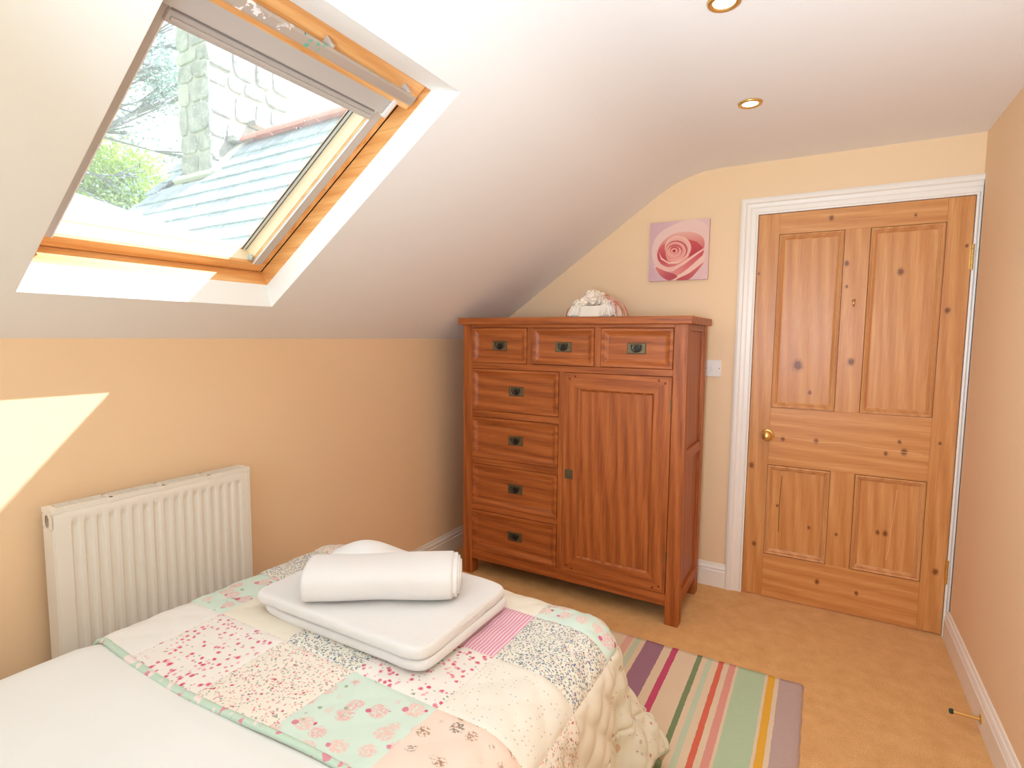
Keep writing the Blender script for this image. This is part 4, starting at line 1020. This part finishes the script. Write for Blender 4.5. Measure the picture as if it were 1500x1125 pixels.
    # lead and mortar flashing where the stack meets the roof
    fl = MB().box(0, 1, 0, 1, 0, 1, tr=lambda a, bb, cc: RP(-.03 + a * .13, -.05 + bb * .62, cc * .05)); fl.build('flashing', plain('mortar_fillet', (226, 222, 210), .9), c, bevel=.01)
    fl = MB().box(0, 1, 0, 1, 0, 1, tr=lambda a, bb, cc: RP(-.66 + a * .70, .50 + bb * .10, cc * .05)); fl.build('flashing', plain('mortar_fillet_b', (206, 202, 190), .9), c, bevel=.01)
    # pale rendered parapet just beyond the window, sunlit
    p = MB(); top = [(-0.6, 2.13), (0.75, 2.06), (1.20, 2.02), (1.75, 1.93), (2.45, 1.83)]
    poly = [(y, z) for y, z in top] + [(2.45, gz), (-0.6, gz)]
    p.prism(poly, -1.25, -1.05, axes='yz')
    tag(p.build('parapet_wall', plain('pale_render', (250, 248, 240), .9, .1, bump=(20, .2, .01)), bevel=.01), 'pale sunlit rendered parapet low outside the roof window', 'wall')
    # trees
    def tree(name, label, base, top, crown, leafc, trans, nleaf, seed, size, clusters, rad, bark=(110, 96, 84), squash=.8):
        t = thing(name, label, 'tree', base); rt_ = random.Random(seed)
        bm = plain(name + '_bark', bark, .95)
        MB().tube([Vector(base).lerp(Vector(top), k / 6) + Vector((rt_.uniform(-.1, .1), rt_.uniform(-.1, .1), 0)) for k in range(7)], [.22 - .027 * k for k in range(7)], 10).build('trunk', bm, t, smooth=True)
        br = MB(); lf = MB(); T0 = Vector(top)
        for k in range(clusters):
            c_ = Vector(crown[0]) + Vector((rt_.gauss(0, crown[1][0]), rt_.gauss(0, crown[1][1]), rt_.gauss(0, crown[1][2])))
            s0 = Vector(base).lerp(T0, rt_.uniform(.6, 1)); mid = s0.lerp(c_, .5) + Vector((0, 0, rt_.uniform(-.2, .35)))
            br.tube([s0, mid, c_], [.05, .028, .01], 6)
            for q in range(4):
                e_ = c_ + Vector((rt_.gauss(0, rad * .6), rt_.gauss(0, rad * .6), rt_.gauss(0, rad * .5))); br.tube([c_.lerp(mid, .2), c_.lerp(e_, .6) + Vector((0, 0, .04)), e_], [.016, .01, .005], 5)
            for q in range(nleaf):
                p = c_ + Vector((rt_.gauss(0, rad), rt_.gauss(0, rad), rt_.gauss(0, rad * squash)))
                u = Vector((rt_.gauss(0, 1), rt_.gauss(0, 1), rt_.gauss(0, 1))).normalized(); v = u.orthogonal().normalized(); v.rotate(Matrix.Rotation(rt_.random() * 6.28, 3, u)); w2 = u.cross(v); s = size * rt_.uniform(.6, 1.3)
                lf.add([p - v * s, p + w2 * s * .45, p + v * s, p - w2 * s * .45], [(0, 1, 2, 3)])
        br.build('branches', bm, t, smooth=True)
        n = NM(name + '_leaves', .6, .2); n.color(n.ramp(n.noise(n.coord(), 3, 2), [(.35, lin(leafc[0])), (.65, lin(leafc[1]))]))
        dt = n.node('ShaderNodeBsdfTranslucent'); dt.inputs[0].default_value = lin(trans); mx = n.node('ShaderNodeMixShader'); mx.inputs[0].default_value = .45
        n.t.links.new(n.p.outputs[0], mx.inputs[1]); n.t.links.new(dt.outputs[0], mx.inputs[2]); n.t.links.new(mx.outputs[0], n.t.nodes['Material Output'].inputs['Surface'])
        lf.build('foliage', n.m, t)['kind'] = 'stuff'
    tree('leafy_tree', 'sunlit yellow-green leafy tree low in the roof window', (-8.9, 5.2, -3.3), (-8.8, 5.1, 3.2), ((-8.7, 4.95, 3.75), (.55, .50, .38)), [(150, 176, 80), (206, 214, 130)], (190, 210, 90), 420, 3, .05, 28, .22)
    tree('pine_tree', 'blue-grey pine tree with open branches left of the chimney', (-8.9, 1.0, -3.3), (-8.4, 1.9, 5.0), ((-7.2, 4.70, 5.4), (.42, .34, .75)), [(150, 166, 160), (186, 198, 192)], (170, 186, 176), 120, 9, .036, 34, .18, bark=(150, 144, 144))
    tree('distant_tree', 'bluish tree top peeping over the red ridge tiles', (-7.6, 11.4, -3.3), (-7.5, 11.4, 5.0), ((-7.3, 11.2, 5.4), (.6, .5, .25)), [(130, 150, 140), (170, 186, 176)], (150, 170, 150), 120, 14, .06, 14, .25)
outside()
